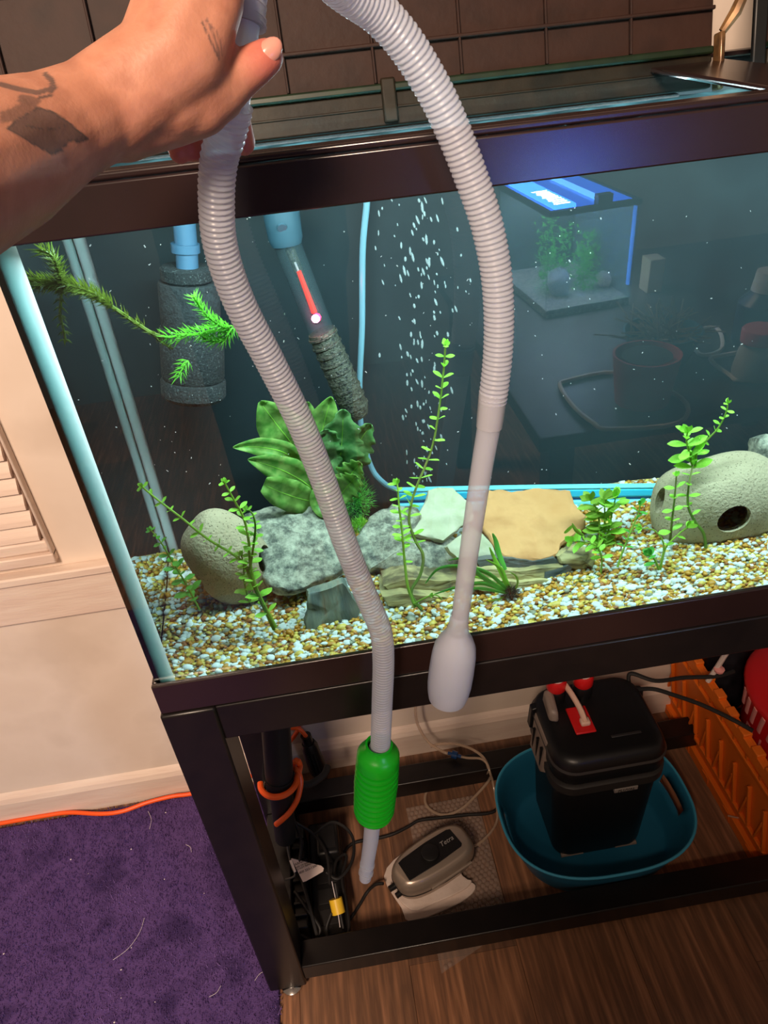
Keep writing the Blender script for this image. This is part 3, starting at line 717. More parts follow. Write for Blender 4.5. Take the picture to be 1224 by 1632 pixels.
# ================================================================== plants
def leafmat(name, c, c2, rough=0.45):
    m = mat(name, c, rough, var=[c2], vscale=18); nt = m.node_tree; b = nt.nodes['Principled BSDF']
    tl = nt.nodes.new('ShaderNodeBsdfTranslucent'); tl.inputs['Color'].default_value = lin(*[min(255, int(q*1.15)) for q in c])
    mx = nt.nodes.new('ShaderNodeMixShader'); mx.inputs[0].default_value = 0.35; out = [n for n in nt.nodes if n.type == 'OUTPUT_MATERIAL'][0]
    nt.links.new(b.outputs[0], mx.inputs[1]); nt.links.new(tl.outputs[0], mx.inputs[2]); nt.links.new(mx.outputs[0], out.inputs[0])
    return m
M['leafA'] = leafmat('bright_green_leaf', (138, 206, 62), (164, 224, 88))
M['leafB'] = leafmat('olive_green_leaf', (124, 170, 52), (150, 190, 76))
M['leafC'] = leafmat('deep_green_leaf', (74, 164, 60), (100, 186, 76))
M['stemA'] = leafmat('green_stem', (142, 178, 62), (118, 160, 52))
M['stemB'] = leafmat('brownish_stem', (112, 118, 52), (92, 130, 44))
def leaf_mesh(name, L, Wd, m, curl=0.25, n=6, tip=0.9):
    vs = []; fs = []
    for i in range(n+1):
        t = i/n; w = Wd*0.5*math.sin(math.pi*min(1, t**1.15*0.86+0.05))*(1.0 if i < n else 0.35)
        z = curl*L*math.sin(t*1.5)*-0.35
        vs += [(t*L, -w, z+w*0.25), (t*L, 0, z), (t*L, w, z+w*0.25)]
    for i in range(n):
        a = i*3; fs += [(a, a+3, a+4, a+1), (a+1, a+4, a+5, a+2)]
    me = bpy.data.meshes.new(name); me.from_pydata(vs, [], fs); me.materials.append(m); me.polygons.foreach_set('use_smooth', [True]*len(fs)); return me
LEAF = {}
for k in ('leafA', 'leafB', 'leafC'):
    LEAF[k] = [leaf_mesh('leaf', 1.0, 0.54, M[k], 0.3), leaf_mesh('leaf', 1.0, 0.62, M[k], 0.9), leaf_mesh('leaf', 1.0, 0.46, M[k], -0.3)]
def orient(d, up):
    d = d.normalized(); y = up.cross(d)
    if y.length < 1e-3: y = Vector((0, 1, 0)).cross(d)
    y.normalize(); z = d.cross(y)
    return Matrix((d, y, z)).transposed()
def add_leaf(pl, p, d, up, L, kind, rnd):
    o = bpy.data.objects.new('leaf', LEAF[kind][rnd.randrange(3)])
    Rm = orient(d, up).to_4x4()
    wm = Matrix.Translation(p) @ Rm @ Matrix.Diagonal((L, L, L, 1))
    COL.objects.link(o); o.parent = pl
    o.matrix_basis = wm
def stem_plant(name, label, stems, cat='plant', group=None):
    """stems: list of (pixel path [(u,v,y)...], radius, first leaf fraction, leaf spacing, leaf len base, leaf len tip, leaf kind, stem material)"""
    r0 = stems[0][0][0]; rnd = random.Random(hash(label) % 9999 if False else len(label)*7+int(r0[0]))
    pl = thing(name, label, cat, W(*r0), group)
    for (path, rad, f0, spc, l0, l1, kind, sm) in stems:
        pts = spline([W(*q) for q in path], 8); n = len(pts)
        so_ = MB().tube(pts, [rad*(1.15-0.6*i/n) for i in range(n)], 7).build('stem', M[sm], pl, smooth=True)
        P = resample(pts, spc*0.98); m = len(P); ph = rnd.random()*3
        for i in range(int(m*f0), m):
            t = i/max(1, m-1); a = P[min(i+1, m-1)]-P[max(i-1, 0)]
            if a.length < 1e-6: continue
            a.normalize(); s = a.cross(Vector((0, 1, 0)));
            if s.length < 0.05: s = Vector((1, 0, 0))
            s.normalize(); w = a.cross(s); ph += 1.57+rnd.uniform(-.3, .3)
            L = 1.2*(l0+(l1-l0)*t)*rnd.uniform(0.8, 1.15)
            for sg in (0, math.pi):
                if rnd.random() < 0.10: continue
                d = s*math.cos(ph+sg)+w*math.sin(ph+sg)*0.8 + a*rnd.uniform(0.15, 0.55)
                add_leaf(so_, P[i], d, a+Vector((0, -0.6, 0.3)), L, kind, rnd)
        # crown
        for k in range(4):
            d = P[-1]-P[-2] if m > 1 else Vector((0, 0, 1)); d = d.normalized()+Vector((rnd.uniform(-.8, .8), rnd.uniform(-.8, .8), rnd.uniform(-.3, .8)))
            add_leaf(so_, P[-1], d, Vector((0, -1, 0.3)), l1*0.9, kind, rnd)
    return pl
stem_plant('stem_plant', 'long green stem arching left from the gravel in front of the granite slab', [
    ([(437,1004,.060),(402,928,.072),(384,893,.080),(330,858,.090),(290,826,.095),(252,797,.10),(222,772,.10)], 0.0017, 0.25, 0.0125, 0.013, 0.0065, 'leafA', 'stemA')])
stem_plant('stem_plant', 'small drooping dark green sprig at the left glass below the long stem', [
    ([(318,972,.10),(296,930,.10),(272,890,.10),(255,862,.10),(238,842,.10)], 0.0011, 0.15, 0.009, 0.016, 0.006, 'leafC', 'stemA')])
stem_plant('stem_plant', 'upright leafy stems crossing the left hollow stone', [
    ([(440,1000,.058),(412,945,.068),(400,905,.075),(396,860,.08),(388,825,.085),(372,795,.085),(356,766,.085)], 0.0017, 0.12, 0.011, 0.014, 0.0075, 'leafA', 'stemA'),
    ([(398,908,.075),(404,870,.074),(407,838,.072),(402,818,.071),(392,812,.072)], 0.0013, 0.3, 0.009, 0.009, 0.006, 'leafA', 'stemA'),
    ([(398,960,.075),(390,930,.08),(388,900,.08),(384,882,.08)], 0.0012, 0.1, 0.009, 0.012, 0.007, 'leafB', 'stemA')])
stem_plant('stem_plant', 'tallest green stem standing before the bubble bar, reaching mid tank height', [
    ([(672,972,.060),(655,945,.070),(670,915,.08),(674,885,.09),(662,862,.10),(652,832,.11),(655,805,.12),(664,775,.13),(688,715,.15),(700,650,.16),(707,590,.165),(710,548,.165)], 0.0018, 0.30, 0.0115, 0.016, 0.0085, 'leafA', 'stemB')])
stem_plant('stem_plant', 'shorter straight stem rooted with the tallest stem in mid tank', [
    ([(662,968,.058),(650,935,.068),(645,895,.08),(641,850,.09),(636,805,.10),(633,768,.11)], 0.0016, 0.42, 0.0085, 0.012, 0.008, 'leafA', 'stemA'),
    ([(660,962,.058),(690,948,.055),(705,955,.052)], 0.001, 0.9, 0.02, 0.01, 0.006, 'leafA', 'stemA')])
stem_plant('stem_plant', 'tall light green stem rising above the large hollow stone', [
    ([(1108,745,.135),(1112,715,.135),(1128,700,.135),(1146,680,.135),(1158,655,.135),(1160,634,.135)], 0.0013, 0.1, 0.0085, 0.013, 0.007, 'leafA', 'stemA'),
    ([(1104,745,.135),(1098,720,.135),(1094,700,.135),(1098,680,.135)], 0.0013, 0.1, 0.008, 0.020, 0.014, 'leafA', 'stemA'),
    ([(1125,874,.088),(1121,850,.095),(1108,832,.10),(1097,808,.105),(1097,780,.112),(1102,752,.125),(1106,735,.135)], 0.0017, 0.45, 0.013, 0.011, 0.009, 'leafA', 'stemB')])
stem_plant('stem_plant', 'thin upright stem in front of the left side of the large hollow stone', [
    ([(1068,862,.098),(1071,830,.10),(1075,795,.105),(1078,758,.11)], 0.0014, 0.25, 0.014, 0.014, 0.008, 'leafA', 'stemB')])
stem_plant('stem_plant', 'green sprout forking from the gravel left of the large hollow stone', [
    ([(1052,908,.066),(1058,880,.072),(1066,866,.078),(1088,846,.085),(1104,836,.09)], 0.0015, 0.5, 0.016, 0.011, 0.012, 'leafA', 'stemA'),
    ([(1050,908,.066),(1042,890,.068),(1028,882,.07)], 0.0014, 0.6, 0.012, 0.013, 0.014, 'leafC', 'stemA'),
    ([(1058,880,.072),(1056,862,.075),(1042,845,.078),(1022,842,.08)], 0.0010, 0.85, 0.01, 0.009, 0.008, 'leafA', 'stemA')])
stem_plant('stem_plant', 'slender dark stem with small leaves on the open gravel right of the flagstone', [
    ([(984,904,.070),(992,880,.078),(1004,850,.088),(1016,822,.098),(1022,798,.105)], 0.0012, 0.3, 0.009, 0.010, 0.010, 'leafC', 'stemA')])
stem_plant('stem_plant', 'leafy yellow green clump behind the right corner of the flagstone', [
    ([(952,880,.150),(956,850,.160),(952,815,.17),(940,795,.175)], 0.0014, 0.1, 0.009, 0.020, 0.017, 'leafB', 'stemA'),
    ([(958,880,.150),(970,845,.16),(976,815,.165),(982,790,.17)], 0.0014, 0.1, 0.009, 0.019, 0.017, 'leafA', 'stemA'),
    ([(954,878,.150),(962,850,.16),(964,820,.165),(962,790,.17)], 0.0014, 0.2, 0.010, 0.018, 0.016, 'leafB', 'stemA')])
stem_plant('stem_plant', 'low bright sprig hanging over the knobbly stone at the ledge end', [
    ([(957,916,.090),(959,890,.094),(950,870,.098),(930,864,.10),(912,862,.10)], 0.0011, 0.3, 0.008, 0.012, 0.012, 'leafA', 'stemA')])
# --- broad silk plant
bp = thing('broad_leaf_plant', 'bushy artificial plant with broad green leaves behind the hose', 'plant', W(500, 812, 0.25))
def broad(px_line, widths, y0, y1, c, serr=0.0, bend=0.006):
    """px_line: midrib pixels from the base to the tip; widths: half widths in pixels along it"""
    n = 26; mid = []; m = len(px_line)
    sp = spline([Vector((u, v, 0)) for u, v in px_line], 12); L = len(sp)
    vs = []; fs = []
    for i in range(n+1):
        t = i/n; k = min(L-1, t*(L-1)); a = sp[int(k)].lerp(sp[min(L-1, int(k)+1)], k-int(k))
        d = (sp[min(L-1, int(k)+1)]-sp[max(0, int(k)-1)]).normalized(); q = Vector((-d.y, d.x, 0))
        kk = t*(len(widths)-1); w = widths[int(kk)]+(widths[min(len(widths)-1, int(kk)+1)]-widths[int(kk)])*(kk-int(kk))
        if serr: w *= 1+serr*(1 if i % 4 < 2 else -0.6)
        y = y0+(y1-y0)*t
        row = []
        for j in (-1, -0.5, 0, 0.5, 1):
            p = a+q*w*j
            row.append(W(p.x, p.y, y-bend*abs(j)+0.002*math.sin(i*0.8+j)))
        vs += row
    for i in range(n):
        for j in range(4):
            a = i*5+j; fs.append((a, a+5, a+6, a+1))
    me = bpy.data.meshes.new('leaf'); me.from_pydata(vs, [], fs); me.materials.append(c); me.polygons.foreach_set('use_smooth', [True]*len(fs))
    o = bpy.data.objects.new('leaf', me); put(o, bp)
    so = o.modifiers.new('thick', 'SOLIDIFY'); so.thickness = 0.0006
    mb = MB().tube([Vector(vs[i*5+2])+Vector((0, -0.0008, 0)) for i in range(n-1)], [0.0009*(1-0.8*i/n) for i in range(n-1)], 5); r = mb.build('midrib', M['leafA'], None, smooth=True)
    r.parent = o; r.matrix_parent_inverse = Matrix.Identity(4)
M['broadA'] = leafmat('silk_leaf_light', (142, 184, 92), (84, 138, 56)); M['broadB'] = leafmat('silk_leaf_mid', (92, 154, 64), (150, 186, 96)); M['broadC'] = leafmat('silk_leaf_dark', (68, 130, 66), (126, 172, 106))
for m_ in ('broadA', 'broadB', 'broadC'):
    nt = M[m_].node_tree; [n for n in nt.nodes if n.type == 'TEX_NOISE'][0].inputs['Scale'].default_value = 130
broad([(498,770),(470,715),(440,675),(414,640)], [10, 34, 40, 30, 3], .255, .225, M['broadA'])
broad([(500,770),(478,748),(455,722),(412,712),(371,713)], [8, 16, 18, 15, 1], .245, .20, M['broadB'])
broad([(505,785),(480,765),(440,745),(395,732)], [8, 24, 26, 18, 1], .235, .185, M['broadB'])
broad([(500,790),(470,770),(445,757),(425,750)], [8, 22, 22, 16, 6], .24, .215, M['broadA'])
broad([(505,800),(480,795),(450,785),(420,772)], [8, 22, 26, 24, 12], .225, .18, M['broadA'])
broad([(500,760),(508,720),(515,680),(528,632)], [10, 30, 34, 26, 2], .25, .225, M['broadA'])
broad([(505,740),(498,700),(492,670),(490,640)], [10, 24, 26, 16, 2], .262, .245, M['broadB'])
broad([(525,790),(540,740),(545,700),(547,652)], [10, 26, 33, 28, 3], .24, .205, M['broadC'], 0.16)
broad([(530,790),(555,745),(572,705),(592,676)], [8, 22, 26, 22, 2], .245, .222, M['broadC'], 0.18)
broad([(530,800),(550,770),(565,748),(576,738)], [8, 20, 22, 14, 2], .225, .20, M['broadB'], 0.2)
broad([(525,812),(545,785),(560,768),(568,758)], [6, 18, 22, 16, 2], .21, .19, M['broadA'], 0.2)
broad([(520,770),(515,800),(530,812),(540,812)], [14, 22, 20, 14, 4], .215, .19, M['broadA'])
broad([(515,770),(520,730),(520,700),(516,685)], [10, 22, 24, 18, 3], .235, .21, M['broadC'], 0.15)
MB().tube([W(505,830,0.25), W(505,790,0.25), W(502,760,0.25)], 0.004, 8).build('stem', M['stemA'], bp, smooth=True)
# --- grass tuft by the ledge
gt = thing('grass_tuft', 'tuft of long thin green blades before the slate ledge', 'plant', W(812, 946, 0.075))
def blade(px, w, k='leafC'):
    pts = spline([W(*q) for q in px], 6); n = len(pts); vs = []; fs = []
    for i, p in enumerate(pts):
        d = (pts[min(i+1, n-1)]-pts[max(i-1, 0)]).normalized(); s = d.cross(Vector((0, 1, 0))); s.normalize(); ww = w*(0.25+math.sin(math.pi*min(1, 0.15+0.85*i/(n-1))))*0.5
        vs += [p-s*ww, p+Vector((0, -ww*0.5, 0)), p+s*ww]
    for i in range(n-1):
        a = i*3; fs += [(a, a+3, a+4, a+1), (a+1, a+4, a+5, a+2)]
    me = bpy.data.meshes.new('blade'); me.from_pydata(vs, [], fs); me.materials.append(M[k]); me.polygons.foreach_set('use_smooth', [True]*len(fs))
    put(bpy.data.objects.new('blade', me), gt)
for px, w, k in [([(812,944,.075),(780,915,.068),(740,903,.066),(700,906,.068),(678,930,.07)], .0042, 'leafC'), ([(812,946,.075),(770,930,.066),(728,936,.062),(690,948,.06)], .004, 'leafC'),
    ([(810,944,.075),(785,930,.065),(760,912,.062),(745,890,.062),(715,893,.062)], .0045, 'leafC'), ([(808,946,.07),(780,940,.064),(755,938,.06),(730,948,.056)], .0036, 'leafC'),
    ([(812,944,.075),(800,915,.08),(788,890,.085),(780,872,.085)], .0042, 'leafA'), ([(806,908,.085),(796,885,.095),(790,862,.10),(785,850,.10)], .0048, 'leafC'),
    ([(815,944,.075),(806,925,.075),(797,905,.075),(775,892,.075)], .004, 'leafA'), ([(818,946,.075),(825,930,.07),(822,918,.07),(812,912,.07)], .002, 'leafB'), ([(810,948,.075),(795,955,.066),(778,958,.06)], .0026, 'leafB'),
    ([(815,946,.075),(795,935,.08),(770,922,.085),(740,918,.09)], .0036, 'leafA'), ([(900,850,.11),(908,842,.105),(914,836,.10)], .004, 'leafB'), ([(930,854,.10),(918,845,.098),(912,834,.098)], .0034, 'leafB')]:
    blade(px, w, k)
def moss(name, label, c, rad, cnt, m, L=0.006, seed=1):
    rnd = random.Random(seed); mb = MB()
    for i in range(cnt):
        d = Vector((rnd.gauss(0, 1), rnd.gauss(0, 1), rnd.gauss(0, 1))).normalized(); p = Vector(c)+Vector((d.x*rad[0], d.y*rad[1], d.z*rad[2]))*rnd.random()**0.5
        q = p+(d+Vector((rnd.uniform(-.8, .8), rnd.uniform(-.8, .8), rnd.uniform(-.2, .8))))*L*rnd.uniform(.5, 1); s = Vector((rnd.uniform(-1, 1), rnd.uniform(-1, 1), rnd.uniform(-1, 1))).normalized()*0.0006
        mb.add([p-s, p+s, q], [(0, 1, 2)])
    tag(mb.build(name, m), label, 'moss')
moss('moss_tuft', 'dark green mossy tuft behind the gap between the two granite rocks', W(566, 796, 0.25), (0.022, 0.015, 0.028), 1500, M['leafC'], 0.007, 1)
moss('moss_tuft', 'small bright green moss patch at the left edge of the middle granite rock', W(572, 838, 0.22), (0.012, 0.008, 0.010), 600, M['leafA'], 0.006, 2)
moss('moss_tuft', 'dark green moss patch on the gravel at the right end of the ledge', W(934, 932, 0.085), (0.020, 0.010, 0.010), 1300, M['leafC'], 0.006, 3)
moss('moss_tuft', 'small ball of dark roots at the foot of the grass tuft', W(814, 946, 0.072), (0.009, 0.007, 0.009), 700, mat('dark_roots', (44, 48, 36), 0.9), 0.006, 4)
# --- floating feathery plant at the upper left
fp = thing('floating_weed', 'feathery green water weed floating at the upper left of the aquarium', 'plant', W(240, 530, 0.06))
M['weed'] = leafmat('olive_weed', (88, 104, 30), (66, 86, 24)); M['weedb'] = leafmat('bright_weed', (112, 184, 60), (90, 164, 48))
def feather(px, stem_r, L, spc, m, per=7, seed=0, dens=None):
    rnd = random.Random(seed); pts = spline([W(*q) for q in px], 8)
    MB().tube(pts, stem_r, 6).build('stem', m, fp, smooth=True)
    mb = MB(); P = resample(pts, spc)
    for i, p in enumerate(P):
        a = P[min(i+1, len(P)-1)]-P[max(i-1, 0)]
        if a.length < 1e-6: continue
        a.normalize(); s = a.orthogonal().normalized(); w = a.cross(s); ph = rnd.random()*6; f = dens(i/len(P)) if dens else 1
        for k in range(per):
            if rnd.random() > f: continue
            an = ph+k*2*math.pi/per; d = s*math.cos(an)+w*math.sin(an)+a*rnd.uniform(.2, .8); l = L*rnd.uniform(.7, 1.1)
            side = a.cross(d).normalized()*0.0007; e = p+d*l*0.5+Vector((0, 0, 0.0006)); t = p+d*l+a*l*0.25
            mb.add([p-side, p+side, e+side, t, e-side], [(0, 1, 2, 3, 4)])
    tag(mb.build('needles', m, fp), kind='stuff')
feather([(366,522,.05),(330,530,.052),(290,535,.055),(262,538,.058)], .0011, .010, .004, M['weedb'], 8, 1)
feather([(262,538,.058),(240,530,.06),(205,507,.062),(175,487,.064),(140,470,.066),(105,462,.068),(72,458,.07)], .0018, .008, .0035, M['weed'], 8, 2, lambda t: 0.35 if t < 0.5 else 1)
feather([(362,524,.05),(340,512,.045),(322,494,.043),(312,478,.042),(306,470,.042)], .0010, .0085, .0032, M['weedb'], 8, 3)
feather([(240,530,.06),(258,545,.058),(276,556,.057)], .0013, .004, .006, M['weed'], 4, 4)
feather([(372,520,.05),(362,536,.05),(350,545,.05),(330,542,.05),(318,530,.05)], .0010, .009, .0035, M['weedb'], 7, 5)
feather([(300,575,.09),(290,590,.09),(286,600,.09)], .0009, .009, .004, M['weedb'], 6, 6)
feather([(100,460,.06),(92,430,.05),(82,408,.045),(64,398,.045)], .0012, .010, .0028, M['weed'], 9, 7)
feather([(98,465,.066),(96,500,.07),(102,530,.072),(105,545,.072)], .0011, .007, .007, M['weed'], 5, 8)
feather([(180,488,.060),(150,468,.058),(118,456,.056),(85,452,.056),(58,456,.058)], .0012, .009, .0026, M['weed'], 9, 10)
feather([(110,462,.066),(90,452,.062),(66,448,.062),(46,444,.062)], .0012, .010, .0028, M['weed'], 9, 9)
# ================================================================== siphon hose held in the hand
def clearmat(name, c, a, rough=0.22, tl=0.35):
    m, nt, out = nodemat(name)
    b = nt.nodes.new('ShaderNodeBsdfPrincipled'); b.inputs['Base Color'].default_value = lin(*c); b.inputs['Roughness'].default_value = rough
    t = nt.nodes.new('ShaderNodeBsdfTransparent'); t.inputs['Color'].default_value = (0.95, 0.93, 0.93, 1)
    tr = nt.nodes.new('ShaderNodeBsdfTranslucent'); tr.inputs['Color'].default_value = lin(*c)
    m1 = nt.nodes.new('ShaderNodeMixShader'); m1.inputs[0].default_value = tl
    nt.links.new(b.outputs[0], m1.inputs[1]); nt.links.new(tr.outputs[0], m1.inputs[2])
    m2 = nt.nodes.new('ShaderNodeMixShader'); m2.inputs[0].default_value = a
    nt.links.new(t.outputs[0], m2.inputs[1]); nt.links.new(m1.outputs[0], m2.inputs[2]); nt.links.new(m2.outputs[0], out.inputs[0])
    return m
M['hose'] = clearmat('milky_clear_hose', (226, 232, 244), 0.64, 0.25, 0.42)
M['clear'] = clearmat('frosted_clear_plastic', (228, 234, 246), 0.64, 0.28, 0.42)
M['clear2'] = clearmat('clear_plastic', (220, 224, 230), 0.45, 0.12)
M['green'] = mat('green_rubber_bulb', (22, 176, 30), 0.35, sub=0.0)
si = thing('gravel_siphon', 'clear corrugated siphon hose with green pump bulb hanging from the hand', 'siphon', D(365, 150, 0.50))
RH = 0.0112
def corrugated(pts, r, pitch, depth, name):
    P = resample(pts, pitch/6); rad = []
    for i in range(len(P)):
        rad.append(r - depth*(0.5-0.5*math.cos(2*math.pi*(i/6)))**1.0)
    return MB().tube(P, rad, 18, caps=False).build(name, M['hose'], si, smooth=True, angle=180)
hl = spline([FY(372,165,-.098), FY(362,210,-.094), FY(349,255,-.088), FY(345,320,-.082), FY(352,395,-.074), FY(382,483,-.064), FY(431,577,-.054), FY(478,672,-.046), FY(514,762,-.040), FY(549,862,-.041), FY(583,948,-.042), FY(606,1004,-.043), FY(611,1050,-.044), FY(609,1120,-.046), FY(606,1200,-.048)], 10)
corrugated(hl, RH, 0.0036, 0.0012, 'corrugated_hose')
hr = spline([D(392,-6,.485), D(396,-60,.475), D(425,-105,.465), D(470,-105,.465), D(510,-55,.47), FY(552,-16,-.075), FY(600,18,-.062), FY(645,68,-.055), FY(690,140,-.050), FY(722,208,-.047), FY(750,280,-.046), FY(775,355,-.046), FY(790,430,-.047), FY(795,500,-.048), FY(793,570,-.049), FY(785,640,-.05)], 10)
corrugated(hr, RH+0.0004, 0.0038, 0.0012, 'corrugated_hose')
# connector and clear tube passing through the fist
cn = MB().tube([D(394,-8,.485), D(392,14,.482), D(390,38,.480)], [0.0105, 0.0108, 0.0102], 20).build('connector', M['clear2'], si, smooth=True, angle=60)
for v in (6, 26, 36): MB().tube([D(392,v-1.5,.4822), D(391.5,v+1.5,.4818)], 0.0114, 20).build('connector_ring', M['clear2'], cn, smooth=True)
MB().tube(spline([D(390,38,.480), D(386,70,.478), D(380,120,.480), D(373,180,.484)], 6), 0.0082, 16).build('clear_tube', M['clear'], si, smooth=True)
# rigid tube and bell
a = FY(785,628,-.05)
tp = spline([FY(785,630,-.05), FY(779,680,-.05), FY(768,745,-.05), FY(752,850,-.051), FY(738,950,-.052), FY(733,985,-.052)], 8); n = len(tp)
MB().tube(tp, [0.0098-0.0017*i/n for i in range(n)], 20).build('clear_tube', M['clear'], si, smooth=True)
MB().tube([FY(786,625,-.05), FY(781,668,-.05), FY(779.5,680,-.05)], [0.0112, 0.0109, 0.0105], 20).build('tube_sleeve', M['clear2'], si, smooth=True, angle=60)
bt, be = FY(733,980,-.052), FY(713,1112,-.055); ax = be-bt; L = ax.length
Mb = Matrix.Translation(bt) @ ax.to_track_quat('Z', 'Y').to_matrix().to_4x4()
pf = [(0.0088, 0), (0.0095, .10), (0.0112, .19), (0.0165, .27), (0.0205, .36), (0.0222, .48), (0.0228, .65), (0.0226, .82), (0.0215, .92), (0.0196, 1.0), (0.0182, 1.0), (0.0200, .92), (0.0212, .8), (0.0212, .5), (0.0190, .36), (0.009, .2)]
MB().lathe([(r, t*L) for r, t in pf], 32, Mb).build('intake_bell', M['clear'], si, smooth=True, angle=60)
# green priming bulb
gt_, ge = FY(604,1186,-.048), FY(595,1303,-.052); ax = ge-gt_; L = ax.length
Mb = Matrix.Translation(gt_) @ ax.to_track_quat('Z', 'Y').to_matrix().to_4x4()
pf = [(0.013, 0.045), (0.0128, 0.0), (0.0152, 0.0), (0.0155, 0.05), (0.0205, .08), (0.0236, .12), (0.0240, .17)]
nr = 10
for k in range(nr):
    t0 = .19+.72*k/nr; d = .72/nr; rr = 0.0248-0.0012*abs(k-4)/5
    pf += [(rr, t0), (rr+0.0006, t0+d*.35), (rr, t0+d*.62), (rr-0.0046, t0+d*.72), (rr-0.0046, t0+d*.90)]
pf += [(0.0226, .915), (0.0210, .945), (0.017, .98), (0.0105, 1.0)]
pbulb = MB().lathe([(r, t*L) for r, t in pf], 36, Mb).build('pump_bulb', M['green'], si, smooth=True, angle=50)
MB().tube([FY(606,1192,-.048), FY(605,1204,-.0483)], 0.0127, 20).build('bulb_collar', M['clear2'], pbulb, smooth=True)
tp = [FY(595,1298,-.052), FY(591,1340,-.053), FY(586,1372,-.054), FY(584,1384,-.054), FY(582,1400,-.055)]
ot = MB().tube(tp, [0.0098, 0.0093, 0.0086, 0.0084, 0.0076], 18).build('outlet_tube', M['clear'], si, smooth=True)
for (u, v) in ((585.5,1378), (583.5,1390)): MB().tube([FY(u, v-1.5, -.054), FY(u-.4, v+1.5, -.0545)], 0.0096, 18).build('outlet_ring', M['clear2'], ot, smooth=True)

# ================================================================== the photographer's arm and hand
def capsule(mb, a, b, ra, rb, n=16):
    a, b = Vector(a), Vector(b); ax = b-a; L = ax.length; q = ax.to_track_quat('Z', 'Y').to_matrix().to_4x4(); Mx = Matrix.Translation(a) @ q; pf = []
    for i in range(7): t = math.pi/2*(1-i/6); pf.append((max(1e-5, ra*math.cos(t)), -ra*math.sin(t)))
    for i in range(7): t = math.pi/2*i/6; pf.append((max(1e-5, rb*math.cos(t)), L+rb*math.sin(t)))
    mb.lathe(pf, n, Mx)
hb = MB()
def chain(pts, rr):
    for (a, b, ra, rb) in zip(pts, pts[1:], rr, rr[1:]): capsule(hb, a, b, ra, rb)
Wr = D(150, 190, .425)
# forearm (two strands make it oval)
chain([D(-330, 420, .30), D(-150, 325, .345), D(0, 250, .392), D(90, 208, .412), D(152, 178, .424)], [.030, .0305, .0305, .0245, .0225])
chain([D(-330, 440, .31), D(-150, 338, .355), D(0, 256, .400), D(90, 209, .420), D(160, 180, .432)], [.030, .0300, .0295, .0240, .0220])
# palm
wr1, wr2, wr3 = D(165, 158, .424), D(178, 178, .426), D(192, 190, .430)
K = [D(348, 6, .432), D(326, -42, .434), D(298, -60, .438), D(272, -62, .446)]
chain([wr1, D(236, 84, .430), K[3]], [.0200, .0148, .0108])
chain([wr1, D(256, 76, .428), K[2]], [.0205, .0165, .0118])
chain([wr2, D(280, 78, .426), K[1]], [.0215, .0175, .0125])
chain([wr2, D(304, 92, .427), K[0]], [.0215, .0180, .0122])
chain([wr3, D(270, 148, .438), D(320, 108, .442)], [.020, .0195, .0155])
capsule(hb, D(240, 155, .430), D(305, 125, .434), .0200, .0185); capsule(hb, D(275, 162, .432), D(336, 135, .435), .0180, .0145); capsule(hb, D(334, 55, .436), D(352, 122, .440), .011, .012)
# thumb with its fleshy base
chain([wr3, D(262, 180, .436), D(318, 165, .436), D(352, 145, .437), D(384, 119, .438), D(410, 101, .440), D(425, 91, .442)], [.0195, .0170, .0158, .0130, .0108, .0098, .0088])
chain([D(245, 180, .445), D(322, 172, .447), D(356, 155, .448)], [.0165, .0135, .0110])
# fingers closing round the hose behind the palm
chain([K[0], D(362, -42, .470), D(364, 100, .503), D(376, 185, .498), D(388, 228, .494)], [.0118, .0104, .0090, .0084, .0074])
chain([K[1], D(332, -70, .478), D(330, 90, .512), D(338, 165, .508), D(346, 192, .505)], [.0120, .0106, .0092, .0086, .0075])
chain([K[2], D(305, -70, .484), D(296, 90, .508), D(298, 185, .500), D(310, 238, .490)], [.0114, .0102, .0090, .0082, .0072])
chain([K[3], D(276, -70, .485), D(264, 60, .500), D(268, 160, .494), D(286, 243, .486)], [.0104, .0092, .0082, .0076, .0066])
me = hb.mesh('arm', None); me.materials.clear()
person = bpy.data.objects.new('person', me); COL.objects.link(person)
rm = person.modifiers.new('r', 'REMESH'); rm.mode = 'VOXEL'; rm.voxel_size = 0.0012
sm_ = person.modifiers.new('s', 'SMOOTH'); sm_.factor = 0.5; sm_.iterations = 30
dg = bpy.context.evaluated_depsgraph_get(); me2 = bpy.data.meshes.new_from_object(person.evaluated_get(dg)); person.modifiers.clear(); person.data = me2; me2.name = 'person'
me2.polygons.foreach_set('use_smooth', [True]*len(me2.polygons))
tag(person, 'bare tattooed forearm and hand reaching in from the left, gripping the siphon hose', 'person')
# skin with printed tattoos: a mask is worked out on the skin from outlines lying on it
def inpoly(x, y, poly):
    r = np.zeros(len(x), bool); n = len(poly)
    for i in range(n):
        x0, y0 = poly[i]; x1, y1 = poly[(i+1) % n]
        c = ((y0 > y) != (y1 > y)) & (x < (x1-x0)*(y-y0)/(y1-y0+1e-12)+x0); r ^= c
    return r
def segd(x, y, line):
    d = np.full(len(x), 1e9)
    for (x0, y0), (x1, y1) in zip(line, line[1:]):
        L2 = (x1-x0)**2+(y1-y0)**2; t = np.clip(((x-x0)*(x1-x0)+(y-y0)*(y1-y0))/L2, 0, 1)
        d = np.minimum(d, np.hypot(x-x0-t*(x1-x0), y-y0-t*(y1-y0)))
    return d
nv = len(me2.vertices); co = np.empty(nv*3); me2.vertices.foreach_get('co', co); co = co.reshape(-1, 3); no = np.empty(nv*3); me2.vertices.foreach_get('normal', no); no = no.reshape(-1, 3)
rel = co-np.array(CAM); zc = rel@np.array(_f); uu = 612+F_PX*(rel@np.array(_r))/zc; vv = 816+F_PX*(rel@np.array(_d))/zc
facing = (no*rel).sum(1) < 0
ink = np.zeros(nv)
